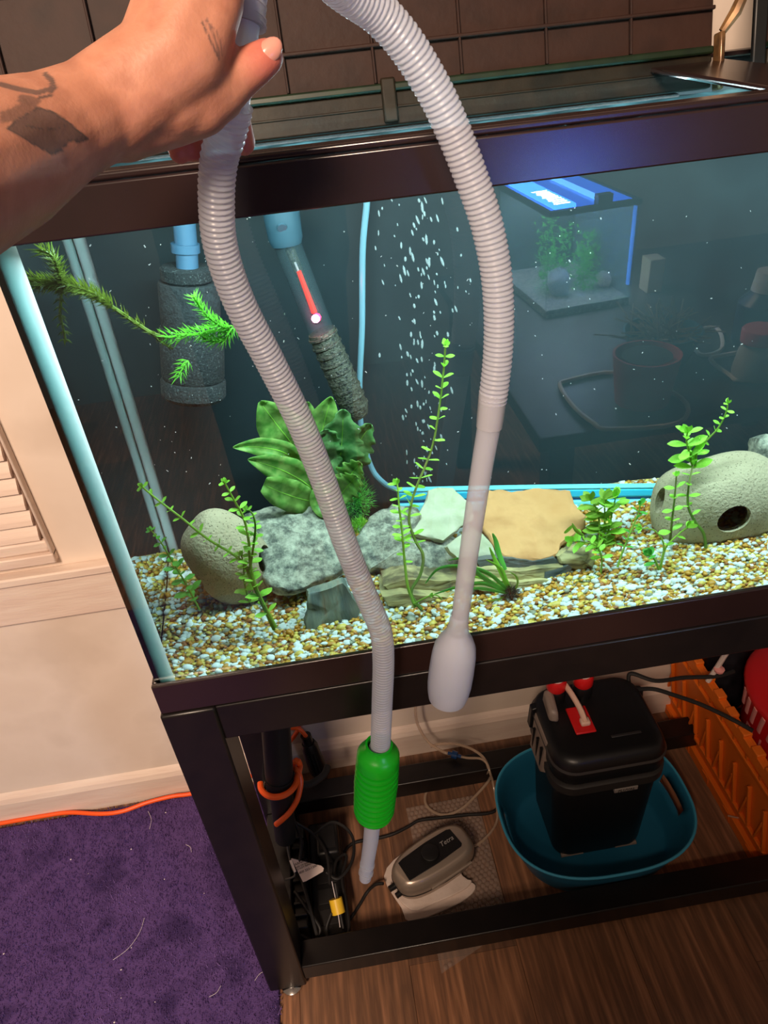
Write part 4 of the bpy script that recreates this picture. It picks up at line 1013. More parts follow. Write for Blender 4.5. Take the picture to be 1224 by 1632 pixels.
solid = [(12,205),(30,190),(60,172),(82,178),(102,190),(120,205),(140,222),(128,226),(112,224),(98,238),(85,246),(66,236),(48,226),(30,215)]
s2 = [(0,178),(20,172),(40,160),(55,165),(60,176),(40,186),(20,194),(0,196)]
s3 = [(30,150),(50,152),(66,160),(58,172),(40,168),(28,162)]
for pol, val in ((solid, 0.80), (s2, 0.55), (s3, 0.6)):
    sd = segd(uu, vv, pol+pol[:1])*np.where(inpoly(uu, vv, pol), 1, -1); ink = np.maximum(ink, np.clip(0.5+sd/2.6, 0, 1)*val)
for line, wd_, val in (([(0,134),(30,142),(60,148),(80,142),(84,130),(72,118)], 4.0, .75), ([(72,118),(84,126),(88,138),(80,152),(62,156)], 2.4, .8), (solid+solid[:1], 1.8, .9),
                      ([(40,200),(65,205),(90,206),(104,200)], 1.6, .95), ([(322,34),(330,52),(340,74),(350,96)], 1.6, .75), ([(330,32),(340,55),(348,78),(350,90)], 1.6, .6), ([(324,34),(330,33),(340,46)], 1.3, .6), ([(345,50),(352,70),(354,88)], 1.2, .5)):
    ink = np.maximum(ink, np.clip((wd_-segd(uu, vv, line))/1.4+0.5, 0, 1)*val)
ink *= facing & (zc < 0.46)
at_ = me2.attributes.new('ink', 'FLOAT', 'POINT'); at_.data.foreach_set('value', ink.astype(np.float32))
# pinker skin at thumb tip and fingertips
tipm = np.zeros(nv)
for tp_, rr_ in ((D(428, 90, .440), .022), (D(385, 224, .494), .02), (D(300, 242, .49), .024)):
    tipm = np.maximum(tipm, np.clip(1-np.linalg.norm(co-np.array(tp_), axis=1)/rr_, 0, 1))
at2 = me2.attributes.new('flush', 'FLOAT', 'POINT'); at2.data.foreach_set('value', tipm.astype(np.float32))
skm = mat('skin', (172, 116, 92), 0.5, var=[(182, 126, 101), (160, 104, 82)], vscale=34, bump=0.12, bscale=500, sub=0.12)
nt = skm.node_tree; b = nt.nodes['Principled BSDF']; ramp = [n for n in nt.nodes if n.type == 'VALTORGB'][0]
a1 = nt.nodes.new('ShaderNodeAttribute'); a1.attribute_name = 'ink'; a2 = nt.nodes.new('ShaderNodeAttribute'); a2.attribute_name = 'flush'
x1 = nt.nodes.new('ShaderNodeMixRGB'); x1.inputs[2].default_value = lin(196, 96, 86); nt.links.new(a2.outputs['Fac'], x1.inputs[0]); nt.links.new(ramp.outputs[0], x1.inputs[1])
x2 = nt.nodes.new('ShaderNodeMixRGB'); x2.inputs[2].default_value = lin(58, 56, 58); nt.links.new(a1.outputs['Fac'], x2.inputs[0]); nt.links.new(x1.outputs[0], x2.inputs[1]); nt.links.new(x2.outputs[0], b.inputs['Base Color'])
me2.materials.clear(); me2.materials.append(skm)
# thumb nail
nail = bmesh.new(); bmesh.ops.create_uvsphere(nail, u_segments=20, v_segments=12, radius=1.0)
dx = (D(434, 86, .441)-D(406, 106, .439)).normalized(); nn = (CAM-D(425, 88, .44)).normalized(); nn = (nn+Vector((0, 0, 0.55))).normalized(); nn = (nn-dx*nn.dot(dx)).normalized(); ty = nn.cross(dx)
for v in nail.verts:
    c_ = v.co.copy(); v.co = D(424, 92, .4405)+dx*(c_.x*0.0075+0.0022)+ty*c_.y*0.0058+nn*(0.0056+0.0028*c_.z-0.0020*c_.y*c_.y)
mn = bpy.data.meshes.new('thumb_nail'); nail.to_mesh(mn); nail.free(); mn.materials.append(mat('nail', (206, 144, 128), 0.25)); mn.polygons.foreach_set('use_smooth', [True]*len(mn.polygons))
no_ = bpy.data.objects.new('thumb_nail', mn); COL.objects.link(no_); no_.parent = person
# ---- the rest of the person, standing behind the camera (casts the shade over the lower right)
def smooth_body(mb, name, m, vox, it=12):
    me = mb.mesh(name, None); me.materials.clear(); o = bpy.data.objects.new(name, me); COL.objects.link(o)
    r = o.modifiers.new('r', 'REMESH'); r.mode = 'VOXEL'; r.voxel_size = vox; s = o.modifiers.new('s', 'SMOOTH'); s.factor = .5; s.iterations = it
    dg = bpy.context.evaluated_depsgraph_get(); m2 = bpy.data.meshes.new_from_object(o.evaluated_get(dg)); o.modifiers.clear(); o.data = m2; m2.name = name
    m2.materials.clear(); m2.materials.append(m); m2.polygons.foreach_set('use_smooth', [True]*len(m2.polygons)); return o
PX, PY = 0.13, -0.99
elbow = D(-330, 445, .305); shL = Vector((PX-.19, PY+.02, 1.34)); shR = Vector((PX+.19, PY+.02, 1.34))
sb = MB()
for s_ in (-1, 1):
    capsule(sb, (PX+s_*.07, PY, 1.28), (PX+s_*.07, PY, .92), .125, .125); capsule(sb, (PX+s_*.17, PY+.01, 1.35), (PX+s_*.05, PY, 1.38), .062, .07)
capsule(sb, shL, shL.lerp(elbow, .75), .060, .050); elR = Vector((PX+.27, PY+.12, 1.09)); capsule(sb, shR, elR, .060, .050)
shirt = smooth_body(sb, 'shirt', mat('dark_shirt', (44, 44, 50), .9), .012); shirt.parent = person
tb_ = MB()
for s_ in (-1, 1):
    capsule(tb_, (PX+s_*.085, PY, .92), (PX+s_*.09, PY, .50), .10, .070); capsule(tb_, (PX+s_*.09, PY, .50), (PX+s_*.09, PY-.01, .09), .070, .055)
capsule(tb_, (PX-.07, PY, .90), (PX+.07, PY, .90), .125, .125)
tr_ = smooth_body(tb_, 'trousers', mat('dark_trousers', (40, 42, 52), .9), .012); tr_.parent = person
hd = MB()
capsule(hd, (PX, PY, 1.36), (PX, PY+.01, 1.48), .055, .052); capsule(hd, (PX, PY+.01, 1.53), (PX, PY, 1.60), .070, .082); capsule(hd, (PX, PY+.035, 1.515), (PX, PY+.03, 1.56), .045, .060)
capsule(hd, (PX, PY+.094, 1.575), (PX, PY+.104, 1.552), .008, .012)
for s_ in (-1, 1):
    capsule(hd, (PX+s_*.078, PY, 1.55), (PX+s_*.080, PY-.005, 1.585), .012, .014); capsule(hd, (PX+s_*.09, PY+.0, .055), (PX+s_*.10, PY+.15, .035), .040, .033)
    capsule(hd, (PX+s_*.09, PY-.01, .16), (PX+s_*.09, PY, .055), .045, .042)
capsule(hd, shL, elbow, .045, .040); capsule(hd, shR, elR, .045, .038); wrR = Vector((PX+.18, PY+.26, 1.20)); capsule(hd, elR, wrR, .038, .027); capsule(hd, wrR, wrR+Vector((-.04, .05, .04)), .030, .026)
for k in range(4): capsule(hd, wrR+Vector((-.035+.004*k, .05, .055-.018*k)), wrR+Vector((-.075, .075, .05-.018*k)), .010, .008)
capsule(hd, wrR+Vector((-.02, .04, .0)), wrR+Vector((-.05, .09, .03)), .012, .009)
capsule(hd, (PX, PY, 1.30), (PX, PY, .2), .05, .05)
for s_ in (-1, 1): capsule(hd, (PX+s_*.085, PY, .90), (PX+s_*.09, PY, .12), .05, .045)
capsule(hd, (PX, PY, 1.30), shL, .05, .045); capsule(hd, (PX, PY, 1.30), shR, .05, .045); capsule(hd, (PX-.085, PY, .90), (PX+.085, PY, .90), .05, .05)
core = smooth_body(hd, 'person_core', skm, .007, 6)
# one continuous body: the fine forearm and hand joined to the rest
ntot = len(core.data.vertices)
for nm in ('ink', 'flush'):
    q = core.data.attributes.new(nm, 'FLOAT', 'POINT'); q.data.foreach_set('value', np.zeros(ntot, np.float32))
with bpy.context.temp_override(active_object=person, object=person, selected_objects=[person, core], selected_editable_objects=[person, core]):
    bpy.ops.object.join()
hm = MB(); capsule(hm, (PX, PY-.02, 1.60), (PX, PY-.035, 1.64), .088, .075); capsule(hm, (PX, PY-.045, 1.60), (PX, PY-.05, 1.44), .075, .060)
hr_ = smooth_body(hm, 'hair', mat('brown_hair', (62, 44, 34), .7, bump=.6, bscale=90, stretch=(6, 6, 1)), .008); hr_.parent = person
# ================================================================== things under the aquarium
# --- bubble wrap and folded paper towel
M['wrap'] = clearmat('bubble_wrap_film', (206, 182, 166), 0.30, 0.08, 0.1)
bw = thing('bubble_wrap', 'sheet of clear bubble wrap lying on the floor under the air pump', 'packaging', FZ(715, 1370, 0))
c4 = [FZ(638,1268), FZ(757,1249), FZ(806,1440), FZ(662,1530)]
c4 = [Vector((0.262, 0.282, 0)), Vector((0.404, 0.284, 0)), Vector((0.402, 0.03, 0)), Vector((0.272, -0.022, 0))]
def wq(s, t): return (c4[0].lerp(c4[1], s)).lerp(c4[3].lerp(c4[2], s), t)
nx, ny = 30, 60; vs = []; fs = []
for j in range(ny+1):
    for i in range(nx+1):
        p = wq(i/nx, j/ny); vs.append((p.x, p.y, 0.0012+0.0008*abs(noise.noise(p*40))))
for j in range(ny):
    for i in range(nx): a = j*(nx+1)+i; fs.append((a, a+1, a+nx+2, a+nx+1))
me = bpy.data.meshes.new('film'); me.from_pydata(vs, [], fs); me.materials.append(M['wrap']); me.polygons.foreach_set('use_smooth', [True]*len(fs)); film = put(bpy.data.objects.new('film', me), bw)
mb = MB()
for i in range(15):
    for j in range(32):
        p = wq((i+0.5+0.5*(j % 2))/15.5, (j+0.5)/32)
        if p.y < 0.045 and p.y > -0.01: continue
        mb.lathe([(0.0042, 0.0019), (0.0037, 0.0036), (0.0018, 0.0046), (0.0001, 0.0048)], 8, Matrix.Translation((p.x+random.uniform(-.0006, .0006), p.y, 0)))
tag(mb.build('bubbles', M['wrap'], film, smooth=True), kind='stuff')
M['paper'] = mat('white_paper_towel', (214, 194, 182), 0.85, var=[(224, 206, 196)], vscale=30, bump=0.5, bscale=120)
pt = thing('paper_towel', 'folded white paper towel under the silver air pump', 'paper towel', FZ(690, 1430, 0.006))
def sheet(px, z, h, name, par, m):
    P = [FZ(u, v, z) for u, v in px]; P = spline(P, 3, closed=True)
    mb = MB().prism([(p.x, p.y, z) for p in P], (0, 0, h)); mb.build(name, m, par, bevel=0.0012)
sheet([(612,1398),(640,1362),(688,1342),(735,1398),(758,1412),(745,1432),(700,1455),(652,1469),(640,1448)], 0.0055, 0.004, 'fold', pt, M['paper'])
sheet([(624,1412),(650,1372),(700,1350),(738,1398),(752,1406),(735,1422),(690,1442),(655,1452)], 0.0098, 0.005, 'fold', pt, M['paper'])
# --- air pump
pu = thing('air_pump', 'silver air pump with black top panel and round dial', 'air pump', FZ(690, 1390, 0.015))
pc = Vector((0.292, 0.146, 0)); a_ = Vector((0.141, 0.060, 0)).normalized(); b_ = Vector((-a_.y, a_.x, 0)); HL, HW = 0.078, 0.040
def outline(sl, sw, n=48, taper=0.12, e=3.2):
    out = []
    for k in range(n):
        t = 2*math.pi*k/n; c_, s_ = math.cos(t), math.sin(t)
        x = math.copysign(abs(c_)**(2/e), c_)*HL*sl; y = math.copysign(abs(s_)**(2/e), s_)*HW*sw*(1-taper*0.0+taper*math.cos(t)*-0.0)
        y *= 1-0.10*max(0, -x/HL)
        out.append((x, y))
    return out
def loft(levels, name, m, par, smooth=True, angle=50):
    mb = MB(); n = 48; V_ = []
    for (sl, sw, z) in levels:
        for (x, y) in outline(sl, sw): p = pc+a_*x+b_*y; V_.append((p.x, p.y, z))
    F_ = [(i*n+k, i*n+(k+1) % n, (i+1)*n+(k+1) % n, (i+1)*n+k) for i in range(len(levels)-1) for k in range(n)]
    F_ += [tuple(range(n-1, -1, -1)), tuple(range((len(levels)-1)*n, len(levels)*n))]
    mb.add(V_, F_); return mb.build(name, m, par, smooth=smooth, angle=angle)
z0 = 0.0155
loft([(0.93, 0.93, z0), (0.98, 0.99, z0+0.006), (1.0, 1.02, z0+0.018), (1.0, 1.0, z0+0.030), (0.97, 0.95, z0+0.040), (0.90, 0.84, z0+0.046), (0.84, 0.74, z0+0.048)], 'body', M['silver'], pu)
loft([(1.012, 1.035, z0+0.0165), (1.014, 1.037, z0+0.0175), (1.012, 1.035, z0+0.0185)], 'seam', M['blackplastic'], pu)
# black insert on the top
ins = MB(); pts = []
for (x, y) in [(-.060,-.018),(-.060,.020),(-.050,.0225),(.0,.026),(.045,.025),(.052,.022),(.054,-.012),(.050,-.016),(.0,-.019)]:
    p = pc+a_*x+b_*(y-0.002); pts.append((p.x, p.y, z0+0.0482))
ins.prism([Vector(p) for p in pts], (0, 0, 0.0012)); tpn = ins.build('top_panel', mat('black_insert', (20, 18, 18), 0.4, bump=0.3, bscale=600), pu, bevel=0.0006)
k_ = pc+a_*-0.004+b_*0.001
dial = MB().lathe([(0.0001, z0+0.0552), (0.0145, z0+0.0552), (0.0158, z0+0.0545), (0.0165, z0+0.0496)], 32, Matrix.Translation(k_)).build('dial', M['blackplastic'], tpn, smooth=True, angle=40)
# side wing highlight ridge and feet
for sg, ln_ in ((-1, 0.052),):
    p0 = pc+a_*-0.030+b_*(-HW*0.99); p1 = pc+a_*0.055+b_*(-HW*0.99)
    MB().tube([Vector((p0.x, p0.y, z0+0.024)), Vector((p1.x, p1.y, z0+0.024))], [0.004, 0.003], 10).build('grip_ridge', M['silver'], pu, smooth=True)
q_ = pc+a_*-0.079+b_*0.004; MB().tube([Vector((q_.x+0.004, q_.y+0.002, z0+0.014)), Vector((q_.x-0.010, q_.y-0.004, z0+0.014))], 0.0055, 12).build('cord_grommet', M['blackplastic'], pu, smooth=True)
q_ = pc+a_*-0.079+b_*-0.012; MB().tube([Vector((q_.x+0.004, q_.y+0.002, z0+0.014)), Vector((q_.x-0.006, q_.y-0.003, z0+0.014))], 0.0050, 12).build('air_outlet', M['blackplastic'], pu, smooth=True)
def text_part(txt, size, Mx, m, parent, name='lettering', ext=0.0002, shear=0.0):
    cu = bpy.data.curves.new('txt', 'FONT'); cu.body = txt; cu.size = size; cu.extrude = ext; cu.align_x = 'CENTER'; cu.align_y = 'CENTER'; cu.shear = shear; cu.resolution_u = 3
    o = bpy.data.objects.new('txt', cu); COL.objects.link(o); dg = bpy.context.evaluated_depsgraph_get(); me = bpy.data.meshes.new_from_object(o.evaluated_get(dg)); bpy.data.objects.remove(o); bpy.data.curves.remove(cu)
    me.name = name; me.materials.clear(); me.materials.append(m); me.transform(Mx)
    return put(bpy.data.objects.new(name, me), parent)
p = pc+a_*0.033+b_*0.004
M['print'] = mat('pale_print', (150, 146, 142), 0.5); M['inkprint'] = mat('dark_print', (40, 34, 34), 0.6)
text_part('Tetra', 0.0125, Matrix.Translation((p.x, p.y, z0+0.0496)) @ Matrix(((a_.x, b_.x, 0, 0), (a_.y, b_.y, 0, 0), (0, 0, 1, 0), (0, 0, 0, 1))), M['print'], tpn, shear=0.25)
# --- cords
def cord(name, pts, r, m, label, cat='cord', n=8, group=None):
    o = MB().tube(spline(pts, 8), r, n).build(name, m, smooth=True); return tag(o, label, cat, group)
cord('pump_cable', [FZ(611,1408,.030), FZ(598,1410,.024), FZ(585,1422,.010), FZ(573,1442,.006), FZ(560,1462,.006), FZ(548,1478,.010)], 0.0028, M['softblack'], 'short black power cord leaving the left end of the air pump')
cord('floor_cable', [FZ(800,1262,.010), FZ(788,1293,.0095), FZ(742,1299,.0095), FZ(705,1303,.0095), FZ(668,1308,.0095), FZ(650,1318,.0095), FZ(625,1330,.0095), FZ(598,1337,.0045), FZ(566,1343,.0045), FZ(550,1356,.006), FZ(540,1385,.01), FZ(531,1410,.02)], 0.0030, M['softblack'], 'black power cord crossing the floor behind the air pump')
M['clearline'] = clearmat('clear_air_line', (222, 196, 170), 0.42, 0.08, 0.2)
tb = thing('air_line', 'loop of clear air tubing with a blue check valve by the back rail', 'tube', FZ(720, 1250, 0.004))
MB().tube(spline([FY(664,1095,.36), FY(662,1130,.36), FY(666,1155,.36), FZ(682,1182,.105), FZ(706,1198,.085), FZ(722,1203,.083)], 8), 0.0030, 8).build('tubing', M['clearline'], tb, smooth=True)
MB().tube(spline([FZ(726,1204,.083), FZ(745,1208,.080), FZ(765,1209,.080), FZ(776,1217,.079), FZ(781,1232,.070), FZ(786,1250,.04), FZ(793,1300,.012), FZ(783,1325,.012), FZ(762,1345,.014), FZ(744,1352,.02)], 8), 0.0024, 8).build('tubing', M['clearline'], tb, smooth=True)
MB().tube(spline([FZ(686,1190,.085), FZ(700,1186,.086), FZ(725,1186,.088), FZ(750,1193,.086), FZ(770,1207,.080), FZ(778,1226,.066), FZ(768,1236,.045), FZ(730,1240,.03), FZ(700,1247,.015), FZ(680,1262,.008), FZ(679,1282,.008), FZ(695,1296,.008), FZ(715,1298,.008), FZ(738,1287,.010), FZ(760,1266,.015), FZ(776,1248,.03), FZ(782,1238,.045)], 8), 0.0028, 8).build('tubing', M['clearline'], tb, smooth=True)
va, vb = FZ(714,1200,.084), FZ(735,1206,.082); vd = (vb-va)
MB().tube([va, va+vd*.25, va+vd*.3, va+vd*.7, va+vd*.75, vb], [.0036, .0036, .0078, .0078, .0036, .0036], 14, caps=True).build('check_valve', mat('deep_blue_clear', (20, 60, 110), 0.15, coat=0.5), tb, smooth=True, angle=40)
# --- black drain pipe, orange cord, plug
yp = 0.215
pi_ = thing('drain_pipe', 'thick black pipe standing in the left corner under the aquarium', 'pipe', FY(452, 1330, yp))
A = FY(437,1120,yp+.02); B = FY(445,1236,yp+.005); C = FY(448,1262,yp); Dn = FY(455,1335,yp-.01)
MB().tube([A, B], [.0235, .0235], 24).build('upper_pipe', M['softblack'], pi_, smooth=True, angle=60)
MB().tube([B, B.lerp(C, .5), C, Dn], [.0255, .0245, .020, .0185], 24).build('lower_pipe', M['softblack'], pi_, smooth=True, angle=60)
ctr = FY(446,1250,yp); rgp = []
for k in range(40): a = 2*math.pi*k/40; rgp.append(ctr+Vector((math.cos(a)*.0262, math.sin(a)*.0262, 0)))
MB().tube(rgp, [.0026 if k % 2 else .0020 for k in range(40)], 8, closed=True).build('spring_clamp', mat('grey_spring', (120, 116, 108), 0.35, metal=0.7), pi_, smooth=True)
cyl = FY(520, 1232, .30)
MB().tube(spline([ctr+Vector((.02, .0, 0)), FY(492,1250,yp+.01), FY(515,1236,yp+.03), FY(522,1222,yp+.05)], 8), .0062, 12).build('side_hose', M['softblack'], pi_, smooth=True)
# orange cord: along the baseboard, behind the stand, round the pipe
oc = thing('extension_cord', 'bright orange extension cord running along the baseboard behind the stand', 'cord', FZ(150, 1292, 0.01))
base = [FZ(-260,1330,.012)+Vector((0,0,0)), FZ(-100,1322,.012), FZ(0,1307,.012), FZ(30,1300,.0125), FZ(70,1293,.0125), FZ(110,1295,.0125), FZ(160,1297,.0125), FZ(195,1293,.0125), FZ(235,1279,.0125), FZ(275,1269,.0125), FZ(310,1264,.0125)]
for p_ in base: p_.y = min(p_.y, 0.398)
base += [Vector((-0.06, .395, .02)), Vector((0.02, .392, .08)), Vector((0.08, .39, .16)), FY(440,1165,.385), FY(463,1160,.38), FY(478,1163,.375), FY(488,1174,.37)]
MB().tube(spline(base, 8), .0042, 10).build('cord', M['orange'], oc, smooth=True)
lp = thing('orange_cord', 'orange cord looped around the black pipe under the aquarium', 'cord', ctr)
lpts = []
for k in range(13): a = math.pi*(0.98+1.02*k/12); lpts.append(ctr+Vector((math.cos(a)*.0312, math.sin(a)*.0312, .010+0.002*k/12)))
lpts += [FY(478,1222,yp+.025), FY(473,1212,yp+.03), FY(464,1222,yp+.035)]
lpts2 = [FY(464,1222,yp+.03), FY(473,1228,yp+.012), FY(479,1242,yp), FY(478,1258,yp-.01), FY(473,1276,yp-.02), FY(462,1294,yp-.025), FY(450,1306,yp-.03), FY(440,1314,yp-.03)]
MB().tube(spline(lpts, 5), .0052, 10).build('cord_loop', M['orange'], lp, smooth=True)
MB().tube(spline(lpts2, 8), .0048, 10).build('cord_end', M['orange'], lp, smooth=True)
pg = thing('cord_plug', 'black ribbed plug at the end of the orange extension cord', 'plug', FY(503, 1235, .36))
P0, P1 = FY(487,1172,.372), FY(512,1240,.36); dd = (P1-P0)
MB().tube([P0, P0+dd*.16], [.0105, .0105], 14).build('plug_neck', M['blackplastic'], pg, smooth=True, angle=50)
MB().tube([P0+dd*.16, P0+dd*.24, P0+dd*.8, P0+dd*.84, P1], [.013, .0165, .0175, .0150, .0135], 14).build('plug_body', M['blackplastic'], pg, smooth=True, angle=50)
for k in range(3):
    s_ = (k-1)*.006; MB().tube([P0+dd*.3+Vector((s_, -.0165, 0)), P0+dd*.72+Vector((s_, -.0175, 0))], .0016, 6).build('grip_rib', M['softblack'], pg, smooth=True)
# --- power adapter strip and its cables
ps = thing('power_strip', 'black power strip lying along the left side under the aquarium', 'power strip', Vector((0.10, 0.16, 0)))
bb_ = MB().box(0.072, 0.132, 0.052, 0.262, 0.001, 0.036); psb = bb_.build('body', M['blackplastic'], ps, bevel=0.004)
for k in range(5): MB().box(0.084, 0.120, 0.070+k*.036, 0.096+k*.036, 0.0362, 0.0372).build('outlet', M['softblack'], psb, bevel=0.0004)
ad = thing('power_adapter', 'black power adapter plugged into the power strip beside the brown floor', 'adapter', Vector((0.11, 0.2, .04)))
MB().box(0.090, 0.130, 0.175, 0.238, 0.0376, 0.072).build('body', M['blackplastic'], ad, bevel=0.005)
MB().box(0.096, 0.124, 0.185, 0.228, 0.0722, 0.0730).build('label_plate', M['softblack'], ad)
vent = thing('cable_rack', 'black ribbed plastic block between the stand leg and the power strip', 'plastic block', Vector((0.055, .15, .0)))
vb_ = MB().box(0.0445, 0.066, 0.062, 0.250, 0.001, 0.058).build('body', M['blackplastic'], vent, bevel=0.002)
for k in range(8): MB().box(0.0447, 0.0665, 0.078+k*.020, 0.083+k*.020, 0.0582, 0.0665).build('rib', M['blackplastic'], vb_, bevel=0.001)
spots = [([(455,1190,.25),(452,1250,.16),(466,1300,.12),(480,1340,.10),(478,1385,.085),(492,1440,.075),(505,1490,.05)], .003, 'black cable dropping past the pipe to the front rail'),
         ([(425,1180,.28),(420,1240,.18),(440,1290,.13),(470,1310,.11),(500,1330,.085),(520,1360,.08),(526,1410,.075)], .0026, 'black cable sagging from the stand leg to the yellow sleeve'),
         ([(528,1455,.058),(520,1480,.045),(526,1500,.045),(545,1502,.046),(556,1480,.046),(552,1440,.048),(545,1400,.05),(552,1368,.05),(548,1362,.05),(536,1372,.055),(530,1400,.06)], .0027, 'black cable coiled below the yellow sleeve'),
         ([(500,1330,.085),(530,1310,.085),(560,1330,.075),(562,1370,.07),(540,1400,.07),(520,1390,.075)], .0028, 'black cable looped over the power adapter'),
         ([(470,1420,.07),(490,1450,.07),(510,1480,.05),(500,1500,.045),(480,1490,.05)], .0028, 'black cable curled behind the front rail near the leg')]
for pts_, r_, lb in spots: cord('black_cable', [FZ(u, v, z) for u, v, z in pts_], r_, M['softblack'], lb, 'cable', 8, 'black cables by the power strip')
# thin grey cable with a warning tag
cord('tag_cable', [FZ(462,1290,.13), FZ(457,1320,.11), FZ(458,1350,.095), FZ(464,1378,.086), FZ(470,1395,.084), FZ(455,1402,.08)], .0017, mat('grey_cable', (92, 88, 84), 0.4), 'thin grey cable carrying the white warning tag', 'cable')
tg = thing('warning_tag', 'white folded warning tag with small print on the thin grey cable', 'tag', FZ(488, 1392, .085))
zt = .090
tq = [FZ(u, v, zt) for u, v in ((464,1368),(512,1380),(516,1384),(515,1389),(487,1405),(483,1406))]
tsh = MB().prism([(p.x, p.y, p.z) for p in tq], (0, 0, .0006)).build('tag_sheet', mat('white_tag', (232, 214, 206), 0.5), tg)
MB().prism([FZ(u, v, zt+.0012) for u, v in ((461,1372),(465,1370),(472,1389),(469,1391))], (0, 0, .0006)).build('tag_fold', mat('white_tag_fold', (240, 226, 220), 0.5), tg)
o0 = FZ(486,1383,zt); ex = (FZ(505,1384,zt)-FZ(478,1396,zt)); ex.normalize(); ey = Vector((-ex.y, ex.x, 0))
Mt = Matrix(((ex.x, ey.x, 0, o0.x), (ex.y, ey.y, 0, o0.y), (0, 0, 1, zt+.0010), (0, 0, 0, 1)))
text_part('WARNING', .0062, Mt @ Matrix.Translation((-.006, .012, 0)), M['inkprint'], tsh, ext=0.0001)
text_part('RISK OF SHOCK\nDO NOT REMOVE', .0042, Mt @ Matrix.Translation((0, .004, 0)), M['inkprint'], tsh, ext=0.0001)
text_part('1-800 252-1200', .0058, Mt @ Matrix.Translation((.002, -.0055, 0)), M['inkprint'], tsh, ext=0.0001)
ys_ = thing('cable_sleeve', 'yellow plastic sleeve bundling the black cables near the front rail', 'cable sleeve', FZ(537, 1445, .06))
s0, s1 = FZ(534.5,1432,.066), FZ(540,1456,.052)
MB().tube([s0, s1], [.0112, .0112], 20).build('sleeve', mat('yellow_plastic', (240, 196, 50), 0.4), ys_, smooth=True, angle=60)
MB().tube([FZ(529,1405,.075), s0.lerp(s1, .5), FZ(542,1478,.045)], .0007, 6).build('wire', M['hair'], ys_, smooth=True)
MB().tube([FZ(534,1408,.075), s0.lerp(s1, .5)+Vector((.003, 0, 0)), FZ(547,1480,.045)], .0022, 6).build('wire', M['softblack'], ys_, smooth=True)
# --- blue tub
M['tub'] = mat('teal_blue_plastic', (30, 98, 130), 0.4, var=[(35, 106, 138)], vscale=5)
tu = thing('plastic_tub', 'oval teal blue plastic tub holding the canister filter', 'tub', (0.592, 0.172, 0))
tcx, tcy, trx, try_ = 0.588, 0.164, 0.168, 0.134
def tring(s, z, n=72, e=2.6):
    out = []
    for k in range(n):
        t = 2*math.pi*k/n; c_, s_ = math.cos(t), math.sin(t)
        out.append((tcx+math.copysign(abs(c_)**(2/e), c_)*trx*s, tcy+math.copysign(abs(s_)**(2/e), s_)*try_*s, z))
    return out
bm = bmesh.new(); n = 72; rings = []
lv = [(0.74, 0.001), (0.78, 0.003), (0.82, 0.016), (0.86, 0.036), (0.885, 0.048), (0.915, 0.062), (0.950, 0.082), (0.985, 0.100), (1.0, 0.103), (1.003, 0.105), (1.0, 0.107), (0.975, 0.103), (0.932, 0.082), (0.895, 0.062), (0.865, 0.048), (0.84, 0.036), (0.80, 0.016), (0.765, 0.006), (0.0005, 0.0055)]
for s, z in lv: rings.append([bm.verts.new(p) for p in tring(s, z)])
hole = lambda k: k % n in (70, 71, 0, 1, 2) or k % n in (34, 35, 36, 37)
for i in range(len(rings)-1):
    outer = 5 <= i < 6; inner = 12 <= i < 13
    for k in range(n):
        if (outer or inner) and hole(k): continue
        bm.faces.new((rings[i][k], rings[i][(k+1) % n], rings[i+1][(k+1) % n], rings[i+1][k]))
for k in range(n):      # close the edges of the two grip slots
    if hole(k):
        bm.faces.new((rings[5][k], rings[5][(k+1) % n], rings[13][(k+1) % n], rings[13][k])); bm.faces.new((rings[6][k], rings[6][(k+1) % n], rings[12][(k+1) % n], rings[12][k]))
        if not hole(k-1): bm.faces.new((rings[5][k], rings[6][k], rings[12][k], rings[13][k]))
        if not hole(k+1): bm.faces.new((rings[5][(k+1) % n], rings[6][(k+1) % n], rings[12][(k+1) % n], rings[13][(k+1) % n]))
bm.faces.new(rings[0]); bmesh.ops.recalc_face_normals(bm, faces=bm.faces)
me = bpy.data.meshes.new('shell'); bm.to_mesh(me); bm.free(); me.materials.append(M['tub']); me.polygons.foreach_set('use_smooth', [True]*len(me.polygons)); put(bpy.data.objects.new('shell', me), tu)
MB().tube(tring(1.0, 0.1055), .0024, 8, closed=True).build('rolled_rim', mat('teal_rim', (58, 150, 184), 0.35), tu, smooth=True)
# --- canister filter
M['fblack'] = mat('satin_black_plastic', (17, 17, 18), 0.38, var=[(21, 21, 22)], vscale=8)
M['fgrey'] = mat('warm_grey_plastic', (136, 122, 112), 0.45)
M['red'] = mat('red_plastic', (200, 28, 30), 0.35)
cf = thing('canister_filter', 'black canister filter with grey clamps and red lever standing in the tub', 'filter', (0.59, 0.19, 0.007))
fx, fy = 0.593, 0.196
def rrect(w, d, r, z, n=8, cx=fx, cy=fy):
    out = []
    for (sx, sy, a0) in ((1, 1, 0), (-1, 1, 90), (-1, -1, 180), (1, -1, 270)):
        for k in range(n+1):
            a = math.radians(a0+90*k/n); out.append((cx+sx*(w/2-r)+r*math.cos(a), cy+sy*(d/2-r)+r*math.sin(a), z))
    return out
def rloft(levels, name, m, par, angle=40):
    mb = MB(); V_ = []
    for (w, d, r, z) in levels: V_ += rrect(w, d, r, z)
    n = 36; F_ = [(i*n+k, i*n+(k+1) % n, (i+1)*n+(k+1) % n, (i+1)*n+k) for i in range(len(levels)-1) for k in range(n)]
    F_ += [tuple(range(n-1, -1, -1)), tuple(range((len(levels)-1)*n, len(levels)*n))]
    mb.add(V_, F_); return mb.build(name, m, par, smooth=True, angle=angle)
rloft([(.158, .136, .028, .0075), (.164, .142, .03, .02), (.178, .156, .034, .19), (.180, .158, .034, .215)], 'canister_body', M['fblack'], cf)
